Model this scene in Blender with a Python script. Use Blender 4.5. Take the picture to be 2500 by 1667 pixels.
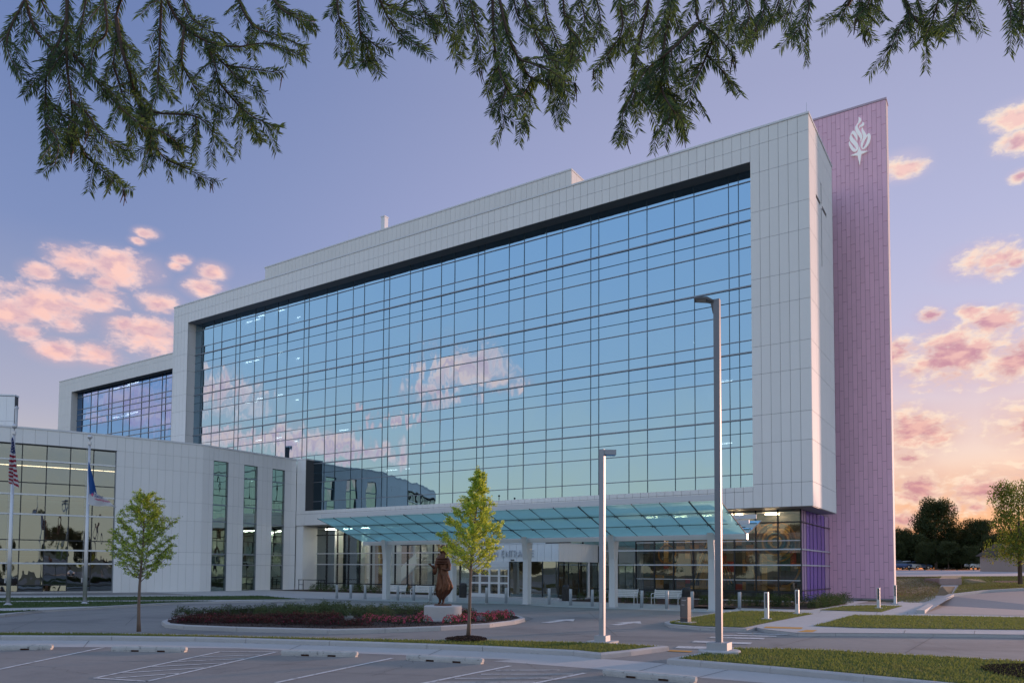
import bpy, bmesh, math, random
import numpy as np
from mathutils import Vector, Matrix
R = math.radians
random.seed(7); RNG = np.random.default_rng(11)
scene = bpy.context.scene
for o in list(bpy.data.objects): bpy.data.objects.remove(o)
COL = scene.collection

# ------------------------------------------------------------------ camera
HC = 2.0
F_PX, YAW, PITCH, PPY, ROLL = 1853.2, 33.121, 2.6748, 1303.78, 0.3451
_y, _p, _r = R(YAW), R(PITCH), R(ROLL)
FW = Vector((-math.sin(_y)*math.cos(_p), math.cos(_y)*math.cos(_p), math.sin(_p)))
_rt = Vector((math.cos(_y), math.sin(_y), 0)); _up = _rt.cross(FW)
RT = _rt*math.cos(_r) + _up*math.sin(_r); UP = _up*math.cos(_r) - _rt*math.sin(_r)
CAM = Vector((0, 0, HC))
cd = bpy.data.cameras.new('camera'); cam = bpy.data.objects.new('camera', cd); COL.objects.link(cam)
M = Matrix((RT, UP, -FW)).transposed().to_4x4(); M.translation = CAM
cam.matrix_world = M
cd.sensor_width = 36; cd.lens = 36*F_PX/2500; cd.shift_y = (PPY-833.5)/2500
cd.clip_end = 4000; cd.clip_start = 0.05
scene.camera = cam
scene.render.resolution_x = 1024; scene.render.resolution_y = 682

def ray(px, py): return RT*((px-1250)/F_PX) + UP*((PPY-py)/F_PX) + FW
def gz(px, py, z=0.0):
    d = ray(px, py); return CAM + d*((z-HC)/d.z)
def pY(px, py, Y):
    d = ray(px, py); return CAM + d*(Y/d.y)
def pX(px, py, X):
    d = ray(px, py); return CAM + d*(X/d.x)
def pd(px, py, depth): return CAM + ray(px, py)*depth
def c1(x, y): return (x/2.94, 850+y/2.94)
def c2(x, y): return (x/2.94, 1134+y/2.94)
def c3(x, y): return (600+x/2.94, 1134+y/2.94)
def c4(x, y): return (1200+x/2.94, 1134+y/2.94)
def c5(x, y): return (1700+x/2.94, 1134+y/2.94)

# ------------------------------------------------------------------ sky, sun, exposure
SUN_AZ = R(70)          # from +X towards +Y
SUN_EL = R(5.0)
SUND = Vector((math.cos(SUN_AZ)*math.cos(SUN_EL), math.sin(SUN_AZ)*math.cos(SUN_EL), math.sin(SUN_EL)))
world = bpy.data.worlds.new('World'); scene.world = world; world.use_nodes = True
nt = world.node_tree; nt.nodes.clear()

class NX:
    """tiny helper for node expressions"""
    def __init__(s, tree): s.t = tree; s.n = tree.nodes; s.l = tree.links
    def put(s, sock, v):
        if isinstance(v, bpy.types.NodeSocket): s.l.new(v, sock)
        elif v is not None: sock.default_value = v
    def m(s, op, a, b=None, c=None, clamp=False):
        n = s.n.new('ShaderNodeMath'); n.operation = op; n.use_clamp = clamp
        s.put(n.inputs[0], a)
        if b is not None: s.put(n.inputs[1], b)
        if c is not None: s.put(n.inputs[2], c)
        return n.outputs[0]
    def v(s, op, a, b=None, scale=None):
        n = s.n.new('ShaderNodeVectorMath'); n.operation = op
        s.put(n.inputs[0], a)
        if b is not None: s.put(n.inputs[1], b)
        if scale is not None: s.put(n.inputs['Scale'], scale)
        return n.outputs['Value'] if op in ('DOT_PRODUCT', 'LENGTH', 'DISTANCE') else n.outputs[0]
    def comb(s, x, y, z):
        n = s.n.new('ShaderNodeCombineXYZ')
        for i, q in enumerate((x, y, z)): s.put(n.inputs[i], q)
        return n.outputs[0]
    def sep(s, a):
        n = s.n.new('ShaderNodeSeparateXYZ'); s.put(n.inputs[0], a); return n.outputs
    def ss(s, x, a, b, lo=0.0, hi=1.0):
        n = s.n.new('ShaderNodeMapRange'); n.interpolation_type = 'SMOOTHSTEP'
        s.put(n.inputs[0], x); n.inputs[1].default_value = a; n.inputs[2].default_value = b
        n.inputs[3].default_value = lo; n.inputs[4].default_value = hi
        return n.outputs[0]
    def noise(s, vec, scale, detail=4, rough=0.55, dist=0.0, out='Fac'):
        n = s.n.new('ShaderNodeTexNoise'); s.put(n.inputs['Vector'], vec)
        n.inputs['Scale'].default_value = scale; n.inputs['Detail'].default_value = detail
        n.inputs['Roughness'].default_value = rough; n.inputs['Distortion'].default_value = dist
        return n.outputs[out]
    def mix(s, f, a, b, mode='MIX'):
        n = s.n.new('ShaderNodeMix'); n.data_type = 'RGBA'; n.blend_type = mode; n.clamp_factor = True
        s.put(n.inputs[0], f); s.put(n.inputs[6], c4v(a)); s.put(n.inputs[7], c4v(b)); return n.outputs[2]
    def ramp(s, f, stops, interp='EASE'):
        n = s.n.new('ShaderNodeValToRGB'); n.color_ramp.interpolation = interp
        e = n.color_ramp.elements
        while len(e) < len(stops): e.new(0.5)
        for i, (p, c) in enumerate(stops): e[i].position = p; e[i].color = c4v(c)
        s.put(n.inputs[0], f); return n.outputs[0]
def c4v(c):
    if isinstance(c, bpy.types.NodeSocket): return c
    if isinstance(c, (int, float)): return (c, c, c, 1)
    return tuple(c) + ((1.0,) if len(c) == 3 else ())
def srgb(r, g, b):
    f = lambda u: u/12.92 if u <= 0.04045 else ((u+0.055)/1.055)**2.4
    return (f(r/255), f(g/255), f(b/255))

def pdir(px, py): return ray(px, py).normalized()
def refl(px, py):
    d = pdir(px, py); return Vector((d.x, -d.y, d.z))
# clouds: direction, half width, half height (radians)
blobs = []
def cl(px, py, w, h, mirror=False):
    d = refl(px, py) if mirror else pdir(px, py)
    k = 1/F_PX
    blobs.append((d, w*k, h*k))
for a in ((110, 745, 105, 40), (20, 760, 80, 34), (183, 640, 30, 25), (285, 650, 15, 32), (250, 735, 22, 24), (336, 588, 9, 9), (353, 570, 8, 11), (365, 815, 40, 34), (235, 865, 34, 21), (300, 790, 22, 18),
          (100, 665, 26, 18), (500, 705, 36, 18), (430, 650, 9, 8), (443, 636, 7, 9), (138, 855, 14, 22), (515, 665, 12, 14), (60, 810, 40, 16), (160, 790, 30, 18), (255, 690, 12, 12), (385, 740, 12, 20),
          (2205, 412, 36, 20), (2420, 635, 26, 30), (2480, 640, 26, 12), (2485, 285, 22, 20), (2490, 345, 16, 18), (2495, 430, 22, 10),
          (2330, 860, 125, 60), (2200, 858, 28, 28), (2320, 765, 66, 18), (2430, 785, 60, 26), (2490, 880, 60, 46), (2390, 1035, 215, 58), (2560, 1030, 110, 52), (2210, 1052, 60, 22),
          (2240, 1190, 62, 34), (2415, 1195, 90, 42), (2205, 1120, 22, 26), (2215, 1265, 60, 22), (2350, 1240, 90, 12), (2550, 1160, 80, 30)):
    cl(*a)
for a in ((1140, 905, 62, 46), (1060, 960, 60, 26), (1000, 1040, 44, 16), (930, 1015, 30, 14), (300, 985, 60, 40), (380, 1000, 50, 40), (700, 1080, 200, 34), (560, 1068, 100, 30), (870, 1100, 110, 34),
          (1240, 945, 40, 20), (330, 1030, 100, 16)):
    cl(*a, mirror=True)
for i in range(26):   # the rest of the dome, scattered the same way
    az = R(100 + 215*random.random()); el = R(6 + 26*random.random()**1.4)
    d = Vector((math.cos(az)*math.cos(el), math.sin(az)*math.cos(el), math.sin(el)))
    if d.dot(FW) > 0.55: continue
    if d.y < 0 and -0.75 < d.x < 0.05 and d.z < 0.6: continue   # the part of the sky mirrored by the glass is described above
    blobs.append((d, 0.03+0.08*random.random(), 0.012+0.025*random.random()))
grp = bpy.data.node_groups.new('cloud_density', 'ShaderNodeTree')
grp.interface.new_socket('Vector', in_out='INPUT', socket_type='NodeSocketVector')
grp.interface.new_socket('Density', in_out='OUTPUT', socket_type='NodeSocketFloat')
g = NX(grp); gi = grp.nodes.new('NodeGroupInput'); go = grp.nodes.new('NodeGroupOutput')
D = gi.outputs[0]
AS = Vector((1, 1, 1.9))
Da = g.v('MULTIPLY', D, tuple(AS))
Fv = None
for d, w, h in blobs:
    # a wide flat cloud is a short row of round blobs in the flattened space
    hh = h*1.9; k = max(1, min(4, int(round(w/hh)))); r = Vector((0, 0, 1)).cross(d).normalized()
    for i in range(k):
        off = 0 if k == 1 else (2*i/(k-1)-1)*(w-hh*.9); c_ = (d+r*off).normalized(); c_ = Vector((c_.x*AS.x, c_.y*AS.y, c_.z*AS.z))
        q = g.v('DISTANCE', Da, tuple(c_)); rad = hh*(1.0 if k == 1 else (.8 if i in (0, k-1) else 1.1))
        e = g.m('MULTIPLY_ADD', q, -1.0/max(rad, .004), 1.0)
        Fv = e if Fv is None else g.m('MAXIMUM', Fv, e)
n1 = g.noise(Da, 32, 5, 0.55, 0.3)
n3 = g.noise(g.v('ADD', Da, (0.004, 0.008, 0.013)), 32, 3, 0.5, 0.3)
n2 = g.noise(Da, 10, 2, 0.5)
n4 = g.noise(Da, 120, 3, 0.6, 0.4)
nn = g.m('ADD', g.m('ADD', g.m('MULTIPLY', g.m('SUBTRACT', n1, 0.5), 2.3), g.m('MULTIPLY', g.m('SUBTRACT', n4, 0.5), 0.9)), g.m('MULTIPLY', g.m('SUBTRACT', n2, 0.5), 0.5))
Fc = g.m('ADD', g.m('ADD', g.m('MAXIMUM', Fv, -3.0), nn), 0.10)
grp.links.new(Fc, go.inputs[0]); grp.interface.new_socket('Lit', in_out='OUTPUT', socket_type='NodeSocketFloat'); grp.links.new(g.m('SUBTRACT', n1, n3), go.inputs[1]); grp.interface.new_socket('Veil', in_out='OUTPUT', socket_type='NodeSocketFloat'); grp.links.new(g.m('ADD', Fv, g.m('MULTIPLY', g.m('SUBTRACT', n2, 0.5), 2.0)), go.inputs[2])

x = NX(nt)
tc = nt.nodes.new('ShaderNodeTexCoord')
D = x.v('NORMALIZE', tc.outputs['Generated'])
sx = x.sep(D)
el = x.m('ARCSINE', sx[2])
elf = x.m('DIVIDE', x.m('MAXIMUM', el, 0.0), math.pi/2)       # 0 horizon .. 1 zenith
hz = x.m('MAXIMUM', x.m('SQRT', x.m('SUBTRACT', 1.0, x.m('MULTIPLY', sx[2], sx[2]))), 0.001)
sd = Vector((SUND.x, SUND.y, 0)).normalized()
ca = x.m('DIVIDE', x.v('DOT_PRODUCT', D, tuple(sd)), hz)       # cos azimuth from the sun
side = x.ss(ca, 0.05, 0.97)
warm = x.ramp(elf, [(0.0, srgb(255, 150, 92)), (0.03, srgb(252, 176, 128)), (0.055, srgb(250, 196, 162)), (0.085, srgb(243, 213, 201)), (0.13, srgb(221, 203, 216)), (0.18, srgb(195, 193, 224)), (0.25, srgb(181, 184, 220)), (0.36, srgb(165, 169, 205)), (0.62, srgb(154, 165, 198)), (1.0, srgb(130, 150, 192))], 'LINEAR')
cool = x.ramp(elf, [(0.0, srgb(226, 206, 190)), (0.05, srgb(214, 202, 196)), (0.12, srgb(176, 177, 200)), (0.24, srgb(130, 147, 193)), (0.42, srgb(104, 126, 178)), (0.7, srgb(98, 124, 176)), (1.0, srgb(96, 124, 178))], 'LINEAR')
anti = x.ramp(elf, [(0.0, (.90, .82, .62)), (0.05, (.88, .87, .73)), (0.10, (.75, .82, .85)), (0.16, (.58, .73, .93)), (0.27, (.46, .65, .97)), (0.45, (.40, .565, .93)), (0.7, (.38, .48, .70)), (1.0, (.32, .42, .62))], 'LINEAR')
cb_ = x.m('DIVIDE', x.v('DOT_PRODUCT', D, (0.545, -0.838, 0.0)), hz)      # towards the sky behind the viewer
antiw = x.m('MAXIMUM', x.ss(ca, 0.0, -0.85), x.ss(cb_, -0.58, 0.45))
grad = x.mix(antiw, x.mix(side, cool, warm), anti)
sky = nt.nodes.new('ShaderNodeTexSky'); sky.sky_type = 'NISHITA'; sky.sun_disc = False
sky.sun_elevation = SUN_EL; sky.sun_rotation = R(90)-SUN_AZ; sky.dust_density = 2.0; sky.ozone_density = 2.0
nis = x.v('SCALE', sky.outputs[0], scale=0.1)
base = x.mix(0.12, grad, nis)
def dens(vec):
    n = nt.nodes.new('ShaderNodeGroup'); n.node_tree = grp; nt.links.new(vec, n.inputs[0]); return n.outputs[0], n.outputs[1], n.outputs[2]
fc_, lit_, veil_ = dens(D)
veil = x.m('MULTIPLY', x.ss(veil_, -0.9, 0.6), 0.26)
d0 = x.ss(fc_, -0.22, 0.62)
thick = x.ss(fc_, 0.20, 0.95)
lit = x.ss(lit_, -0.11, 0.13)
body = x.mix(side, x.ramp(elf, [(0.0, srgb(206, 168, 178)), (0.14, srgb(232, 178, 176)), (0.24, srgb(244, 200, 190)), (0.5, srgb(214, 204, 218))], 'LINEAR'),
             x.ramp(elf, [(0.0, srgb(212, 146, 132)), (0.10, srgb(204, 146, 150)), (0.2, srgb(200, 160, 184)), (0.34, srgb(232, 214, 218)), (0.5, srgb(226, 212, 222))], 'LINEAR'))
rimc = x.mix(side, srgb(240, 206, 204), srgb(255, 232, 206))
shade = x.mix(side, srgb(196, 166, 186), srgb(196, 138, 152))
litc = x.mix(side, srgb(255, 208, 194), srgb(250, 200, 182))
bd2 = x.mix(0.65, body, x.mix(lit, shade, litc))
ccol = x.mix(thick, x.mix(0.5, rimc, x.mix(lit, body, rimc)), bd2)
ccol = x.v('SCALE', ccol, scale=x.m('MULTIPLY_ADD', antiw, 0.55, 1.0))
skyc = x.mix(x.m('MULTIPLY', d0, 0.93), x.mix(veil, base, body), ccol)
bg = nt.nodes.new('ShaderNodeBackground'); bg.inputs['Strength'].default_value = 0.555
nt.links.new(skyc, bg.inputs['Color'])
wo = nt.nodes.new('ShaderNodeOutputWorld'); nt.links.new(bg.outputs[0], wo.inputs[0])
world.cycles.sampling_method = 'MANUAL'; world.cycles.sample_map_resolution = 1024

sl = bpy.data.lights.new('sun', 'SUN'); sl.energy = 2.2; sl.angle = R(2.5); sl.color = (1.0, 0.60, 0.45)
so = bpy.data.objects.new('sun', sl); COL.objects.link(so)
so.rotation_euler = (-SUND).to_track_quat('-Z', 'Y').to_euler(); so.location = (60, 60, 40)
vs = scene.view_settings; vs.view_transform = 'Standard'; vs.look = 'None'; vs.exposure = 0.95; vs.gamma = 1.0
scene.render.engine = 'CYCLES'
cy = scene.cycles; cy.max_bounces = 6; cy.diffuse_bounces = 3; cy.glossy_bounces = 4; cy.transmission_bounces = 4; cy.transparent_max_bounces = 8; cy.caustics_reflective = False; cy.caustics_refractive = False

# ------------------------------------------------------------------ materials
MATS = {}
def mat(name, color, rough=0.6, metal=0.0, var=0.0, vscale=3.0, rnd=0.0, bump=0.0, bscale=40.0, stain=None, spec=0.5, trans=None, emit=None, stain2=None):
    if name in MATS: return MATS[name]
    m = bpy.data.materials.new(name); m.use_nodes = True; t = m.node_tree; t.nodes.clear(); n = NX(t)
    out = t.nodes.new('ShaderNodeOutputMaterial'); p = t.nodes.new('ShaderNodeBsdfPrincipled')
    p.inputs['Roughness'].default_value = rough; p.inputs['Metallic'].default_value = metal
    p.inputs['Specular IOR Level'].default_value = spec
    col = c4v(color)
    tcn = t.nodes.new('ShaderNodeTexCoord'); geo = t.nodes.new('ShaderNodeNewGeometry')
    P = geo.outputs['Position']
    if var:
        nz = n.noise(P, vscale, 6, 0.6)
        nz2 = n.noise(P, vscale*7.3, 4, 0.6)
        k = n.m('ADD', n.m('MULTIPLY', n.m('SUBTRACT', nz, 0.5), 2*var), n.m('MULTIPLY', n.m('SUBTRACT', nz2, 0.5), var))
        col = n.mix(1.0, col, n.v('SCALE', (1, 1, 1), scale=n.m('ADD', 1.0, k)), 'MULTIPLY')
    if stain:
        sc, scol, lo, hi = stain
        f = n.ss(n.noise(P, sc, 5, 0.65, 0.6), lo, hi)
        col = n.mix(f, col, c4v(scol))
    if stain2:
        sc, scol, lo, hi = stain2
        f = n.ss(n.noise(n.v('MULTIPLY', P, (1.0, 0.55, 1.0)), sc, 7, 0.7, 1.2), lo, hi)
        col = n.mix(n.m('MULTIPLY', f, 0.8), col, c4v(scol))
    if rnd:
        oi = t.nodes.new('ShaderNodeObjectInfo')
        k = n.m('ADD', 1.0-rnd, n.m('MULTIPLY', oi.outputs['Random'], 2*rnd))
        col = n.mix(1.0, col, n.v('SCALE', (1, 1, 1), scale=k), 'MULTIPLY')
    n.put(p.inputs['Base Color'], col)
    if bump:
        b = t.nodes.new('ShaderNodeBump'); b.inputs['Strength'].default_value = bump; b.inputs['Distance'].default_value = 0.02
        n.put(b.inputs['Height'], n.noise(P, bscale, 5, 0.6)); t.links.new(b.outputs[0], p.inputs['Normal'])
    sh = p.outputs[0]
    if trans:
        tr = t.nodes.new('ShaderNodeBsdfTranslucent'); n.put(tr.inputs['Color'], c4v(trans[1]))
        mx = t.nodes.new('ShaderNodeMixShader'); mx.inputs[0].default_value = trans[0]
        t.links.new(sh, mx.inputs[1]); t.links.new(tr.outputs[0], mx.inputs[2]); sh = mx.outputs[0]
    if emit:
        p.inputs['Emission Color'].default_value = c4v(emit[1]); p.inputs['Emission Strength'].default_value = emit[0]
    t.links.new(sh, out.inputs[0]); MATS[name] = m; return m
def glass(name, tint, trans, fac, wav=0.004, rough=0.0, wscale=0.7):
    if name in MATS: return MATS[name]
    m = bpy.data.materials.new(name); m.use_nodes = True; t = m.node_tree; t.nodes.clear(); n = NX(t)
    out = t.nodes.new('ShaderNodeOutputMaterial')
    gl = t.nodes.new('ShaderNodeBsdfGlossy'); gl.inputs['Color'].default_value = c4v(tint); gl.inputs['Roughness'].default_value = rough
    tr = t.nodes.new('ShaderNodeBsdfTransparent'); tr.inputs['Color'].default_value = c4v(trans)
    lw = t.nodes.new('ShaderNodeFresnel'); lw.inputs['IOR'].default_value = 1.5
    mx = t.nodes.new('ShaderNodeMixShader'); n.put(mx.inputs[0], n.m('ADD', fac, n.m('MULTIPLY', lw.outputs[0], 1-fac), clamp=True))
    t.links.new(tr.outputs[0], mx.inputs[1]); t.links.new(gl.outputs[0], mx.inputs[2])
    if wav:
        geo = t.nodes.new('ShaderNodeNewGeometry')
        b = t.nodes.new('ShaderNodeBump'); b.inputs['Strength'].default_value = 1.0; b.inputs['Distance'].default_value = wav
        n.put(b.inputs['Height'], n.noise(n.v('MULTIPLY', geo.outputs['Position'], (1, 1, 0.45)), wscale, 2, 0.4)); t.links.new(b.outputs[0], gl.inputs['Normal'])
    t.links.new(mx.outputs[0], out.inputs[0]); MATS[name] = m; return m

WHITE = mat('white_panel', (0.855, 0.845, 0.82), 0.7, 0.0, var=0.03, vscale=0.25, rnd=0.018, spec=0.12)
BACK = mat('joint_backing', (0.09, 0.092, 0.095), 0.8)
PINK = mat('pink_panel', (0.93, 0.56, 0.69), 0.6, 0.0, var=0.07, vscale=0.25, rnd=0.045)
PINKB = mat('pink_joint', (0.34, 0.17, 0.25), 0.8)
COPING = mat('coping_metal', (0.74, 0.75, 0.76), 0.5, spec=.3)
SOFFIT = mat('dark_soffit', (0.19, 0.195, 0.20), 0.6, var=0.05)
MULL = mat('mullion_grey', (0.25, 0.28, 0.32), 0.4, 0.4)
MULLV = mat('mullion_blue', (0.05, 0.085, 0.115), 0.4, 0.3)
GLASSC = glass('mural_glass', (0.80, 0.92, 0.95), (0.80, 0.86, 0.86), 0.08, wav=0.006)
MULLD = mat('mullion_dark', (0.03, 0.034, 0.04), 0.4, 0.3)
MULLL = mat('mullion_light', (0.62, 0.65, 0.68), 0.35, 0.3)
GLASSM = glass('curtain_glass', (0.43, 0.62, 0.75), (0.34, 0.48, 0.55), 0.82, wav=0.028, wscale=0.5)
GLASSG = glass('lobby_glass', (0.80, 0.92, 0.95), (0.72, 0.84, 0.86), 0.26, wav=0.008)
GLASSW = glass('wing_glass', (0.34, 0.385, 0.42), (0.62, 0.62, 0.54), 0.60, wav=0.02, wscale=0.8)
GLASSN = glass('slot_glass', (0.62, 0.78, 0.72), (0.40, 0.46, 0.43), 0.5, wav=0.02, wscale=0.8)
GLASSP = glass('purple_glass', (0.50, 0.36, 0.80), (0.30, 0.2, 0.55), 0.35, wav=0.003)
CONC = mat('drive_concrete', (0.235, 0.229, 0.217), 0.75, var=0.22, vscale=0.35, bump=0.15, bscale=60, stain=(0.30, (0.165, 0.162, 0.158), 0.46, 0.70), stain2=(1.7, (0.12, 0.118, 0.115), 0.63, 0.74))
LOT = mat('parking_concrete', (0.236, 0.226, 0.210), 0.8, var=0.20, vscale=0.5, bump=0.2, bscale=60, stain=(0.45, (0.175, 0.17, 0.162), 0.48, 0.74), stain2=(2.1, (0.10, 0.098, 0.095), 0.62, 0.72))
WALK = mat('pale_concrete', (0.46, 0.455, 0.445), 0.8, var=0.14, vscale=0.8, bump=0.15, bscale=80)
KERB = mat('kerb_concrete', (0.44, 0.435, 0.43), 0.8, var=0.16, vscale=1.2, bump=0.2, bscale=60, stain=(2.2, (0.16, 0.155, 0.15), 0.60, 0.78))
JOINT = mat('joint_line', (0.10, 0.098, 0.095), 0.9)
PAINT = mat('road_paint', (0.60, 0.60, 0.59), 0.7, var=0.14, vscale=6, stain=(7, (0.29, 0.285, 0.275), 0.50, 0.66))
TACT = mat('tactile_orange', (0.62, 0.30, 0.05), 0.7, var=0.1)
SOIL = mat('lawn_soil', (0.055, 0.085, 0.025), 0.95, var=0.3, vscale=1.5, stain=(1.1, (0.10, 0.11, 0.035), 0.5, 0.75))
DRYS = mat('dry_slope', (0.21, 0.165, 0.085), 0.95, var=0.35, vscale=1.2, bump=0.6, bscale=3, stain=(1.3, (0.07, 0.085, 0.03), 0.5, 0.65))
MULCH = mat('mulch', (0.035, 0.018, 0.013), 0.95, var=0.5, vscale=10, bump=0.8, bscale=40)
GRASS = mat('grass_blades', (0.14, 0.19, 0.05), 0.8, var=0.4, vscale=1.6, trans=(0.4, (0.24, 0.29, 0.07)), stain=(0.8, (0.20, 0.19, 0.075), 0.46, 0.70))
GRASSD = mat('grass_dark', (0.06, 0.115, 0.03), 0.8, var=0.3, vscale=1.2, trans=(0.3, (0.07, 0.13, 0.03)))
STEEL = mat('galvanised_steel', (0.50, 0.52, 0.55), 0.45, 0.35, var=0.08, vscale=3)
POLE = mat('painted_pole', (0.40, 0.41, 0.43), 0.5, 0.1, var=0.05, vscale=3)
BLACK = mat('black_metal', (0.02, 0.02, 0.022), 0.5)
CSTEEL = mat('canopy_steel', (0.62, 0.64, 0.66), 0.45, 0.1)

# ------------------------------------------------------------------ object helpers
ORG = {}   # world origin of every parent object
def link(o, parent=None):
    COL.objects.link(o)
    if parent is not None: o.parent = parent
    return o
def tag(o, label=None, cat=None, group=None, kind=None):
    if label: o['label'] = label
    if cat: o['category'] = cat
    if group: o['group'] = group
    if kind: o['kind'] = kind
    return o
def thing(name, loc, label, cat, group=None):
    o = bpy.data.objects.new(name, None); o.empty_display_size = 0.2; o.location = loc
    ORG[o] = Vector(loc); link(o); return tag(o, label, cat, group)
def org(p): return ORG[p] if p is not None else Vector((0, 0, 0))
_unit = {}
def unit_mesh(kind, m, nm):
    k = (kind, m.name, nm)
    if k in _unit: return _unit[k]
    me = bpy.data.meshes.new(nm); bm = bmesh.new()
    if kind == 'box': bmesh.ops.create_cube(bm, size=1.0)
    else:
        vs_ = [bm.verts.new(v) for v in ((-.5, 0, -.5), (.5, 0, -.5), (.5, 0, .5), (-.5, 0, .5))]; bm.faces.new(vs_)
    bm.to_mesh(me); bm.free(); me.materials.append(m); _unit[k] = me; return me
def box(name, parent, xr, yr, zr, m, rz=0.0):
    """axis aligned box sharing one unit cube mesh"""
    o = bpy.data.objects.new(name, unit_mesh('box', m, name))
    c = Vector(((xr[0]+xr[1])/2, (yr[0]+yr[1])/2, (zr[0]+zr[1])/2))
    o.location = c-org(parent); o.scale = (abs(xr[1]-xr[0]), abs(yr[1]-yr[0]), abs(zr[1]-zr[0])); o.rotation_euler.z = rz
    ORG[o] = c
    return link(o, parent)
def obox(name, parent, a, b, zr, m, t, off=0.0):
    """box whose long side runs from a to b in plan, thickness t, pushed off to the right of a->b"""
    a = Vector(a[:2]); b = Vector(b[:2]); d = b-a; L = d.length; d.normalize(); nrm = Vector((d.y, -d.x))
    c = (a+b)/2 + nrm*(off)
    o = bpy.data.objects.new(name, unit_mesh('box', m, name))
    w = Vector((c.x, c.y, (zr[0]+zr[1])/2)); o.location = w-org(parent)
    o.scale = (L, t, zr[1]-zr[0]); o.rotation_euler.z = math.atan2(d.y, d.x); ORG[o] = w
    return link(o, parent)
def pane(name, parent, a, b, zr, m, off=0.0, wob=0.0):
    a = Vector(a[:2]); b = Vector(b[:2]); d = b-a; L = d.length; d.normalize(); nrm = Vector((d.y, -d.x))
    c = (a+b)/2 + nrm*off
    o = bpy.data.objects.new(name, unit_mesh('quad', m, name))
    w = Vector((c.x, c.y, (zr[0]+zr[1])/2)); o.location = w-org(parent)
    o.scale = (L, 1, zr[1]-zr[0])
    o.rotation_euler = (random.gauss(0, wob), 0, math.atan2(d.y, d.x)+random.gauss(0, wob))
    ORG[o] = w; return link(o, parent)
class MB:
    def __init__(s): s.v = []; s.f = []; s.mi = []; s.cur = 0
    def add(s, vs, fs):
        n = len(s.v); s.v += [tuple(q) for q in vs]
        for f in fs: s.f.append(tuple(i+n for i in f)); s.mi.append(s.cur)
    def box(s, xr, yr, zr):
        x0, x1 = xr; y0, y1 = yr; z0, z1 = zr
        s.add([(x0, y0, z0), (x1, y0, z0), (x1, y1, z0), (x0, y1, z0), (x0, y0, z1), (x1, y0, z1), (x1, y1, z1), (x0, y1, z1)],
              [(0, 3, 2, 1), (4, 5, 6, 7), (0, 1, 5, 4), (1, 2, 6, 5), (2, 3, 7, 6), (3, 0, 4, 7)])
    def hexa(s, b, t):   # 4 bottom, 4 top points
        s.add(list(b)+list(t), [(0, 3, 2, 1), (4, 5, 6, 7), (0, 1, 5, 4), (1, 2, 6, 5), (2, 3, 7, 6), (3, 0, 4, 7)])
    def tube(s, pts, rads, n=8, cap=True):
        pts = [Vector(p) for p in pts]; m = len(pts)
        if not hasattr(rads, '__len__'): rads = [rads]*m
        base = len(s.v); prev = None; vs = []
        for i, p in enumerate(pts):
            d = (pts[min(i+1, m-1)]-pts[max(i-1, 0)])
            if d.length < 1e-9: d = Vector((0, 0, 1))
            d.normalize()
            a = prev if prev else (Vector((1, 0, 0)) if abs(d.x) < 0.8 else Vector((0, 1, 0)))
            u = (a-d*a.dot(d)).normalized(); w = d.cross(u); prev = u
            for k in range(n):
                an = 2*math.pi*k/n; vs.append(p+(u*math.cos(an)+w*math.sin(an))*rads[i])
        fs = [(i*n+k, i*n+(k+1) % n, (i+1)*n+(k+1) % n, (i+1)*n+k) for i in range(m-1) for k in range(n)]
        if cap: fs += [tuple(range(n-1, -1, -1)), tuple((m-1)*n+k for k in range(n))]
        s.add(vs, fs)
    def lathe(s, c, prof, n=24):
        c = Vector(c); vs = []
        for r, z in prof:
            for k in range(n): vs.append(c+Vector((r*math.cos(2*math.pi*k/n), r*math.sin(2*math.pi*k/n), z)))
        m = len(prof)
        fs = [(i*n+k, i*n+(k+1) % n, (i+1)*n+(k+1) % n, (i+1)*n+k) for i in range(m-1) for k in range(n)]
        fs += [tuple(range(n-1, -1, -1)), tuple((m-1)*n+k for k in range(n))]
        s.add(vs, fs)
    def prism(s, poly, ax, d0, d1, o=None):
        """poly 2D; ax 'z' extrudes along z, 'y' gives (x,z) polygon extruded in y, 'x' gives (y,z) extruded in x"""
        n = len(poly)
        P = {'z': lambda a, b, d: (a, b, d), 'y': lambda a, b, d: (a, d, b), 'x': lambda a, b, d: (d, a, b)}[ax]
        vs = [P(a, b, d0) for a, b in poly]+[P(a, b, d1) for a, b in poly]
        s.add(vs, [tuple(range(n))[::-1], tuple(range(n, 2*n))]+[(i, (i+1) % n, n+(i+1) % n, n+i) for i in range(n)])
    def build(s, name, m, parent=None, smooth=False, fix=True):
        O = org(parent)
        me = bpy.data.meshes.new(name); me.from_pydata([(a-O.x, b-O.y, c-O.z) for a, b, c in s.v], [], s.f)
        ms = m if isinstance(m, (list, tuple)) else [m]
        for q in ms: me.materials.append(q)
        if len(ms) > 1: me.polygons.foreach_set('material_index', s.mi)
        if fix:
            bm = bmesh.new(); bm.from_mesh(me); bmesh.ops.recalc_face_normals(bm, faces=bm.faces); bm.to_mesh(me); bm.free()
        if smooth: me.polygons.foreach_set('use_smooth', [True]*len(me.polygons))
        me.update(); o = bpy.data.objects.new(name, me); ORG[o] = O.copy(); return link(o, parent)
def copy_tree(o, parent=None, loc=None, rz=None, sc=None):
    c = o.copy(); COL.objects.link(c); c.parent = parent
    if loc is not None: c.location = loc; ORG[c] = Vector(loc)
    if rz is not None: c.rotation_euler.z = rz
    if sc is not None: c.scale = (sc, sc, sc) if not hasattr(sc, '__len__') else sc
    for ch in o.children: copy_tree(ch, c)
    return c
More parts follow.
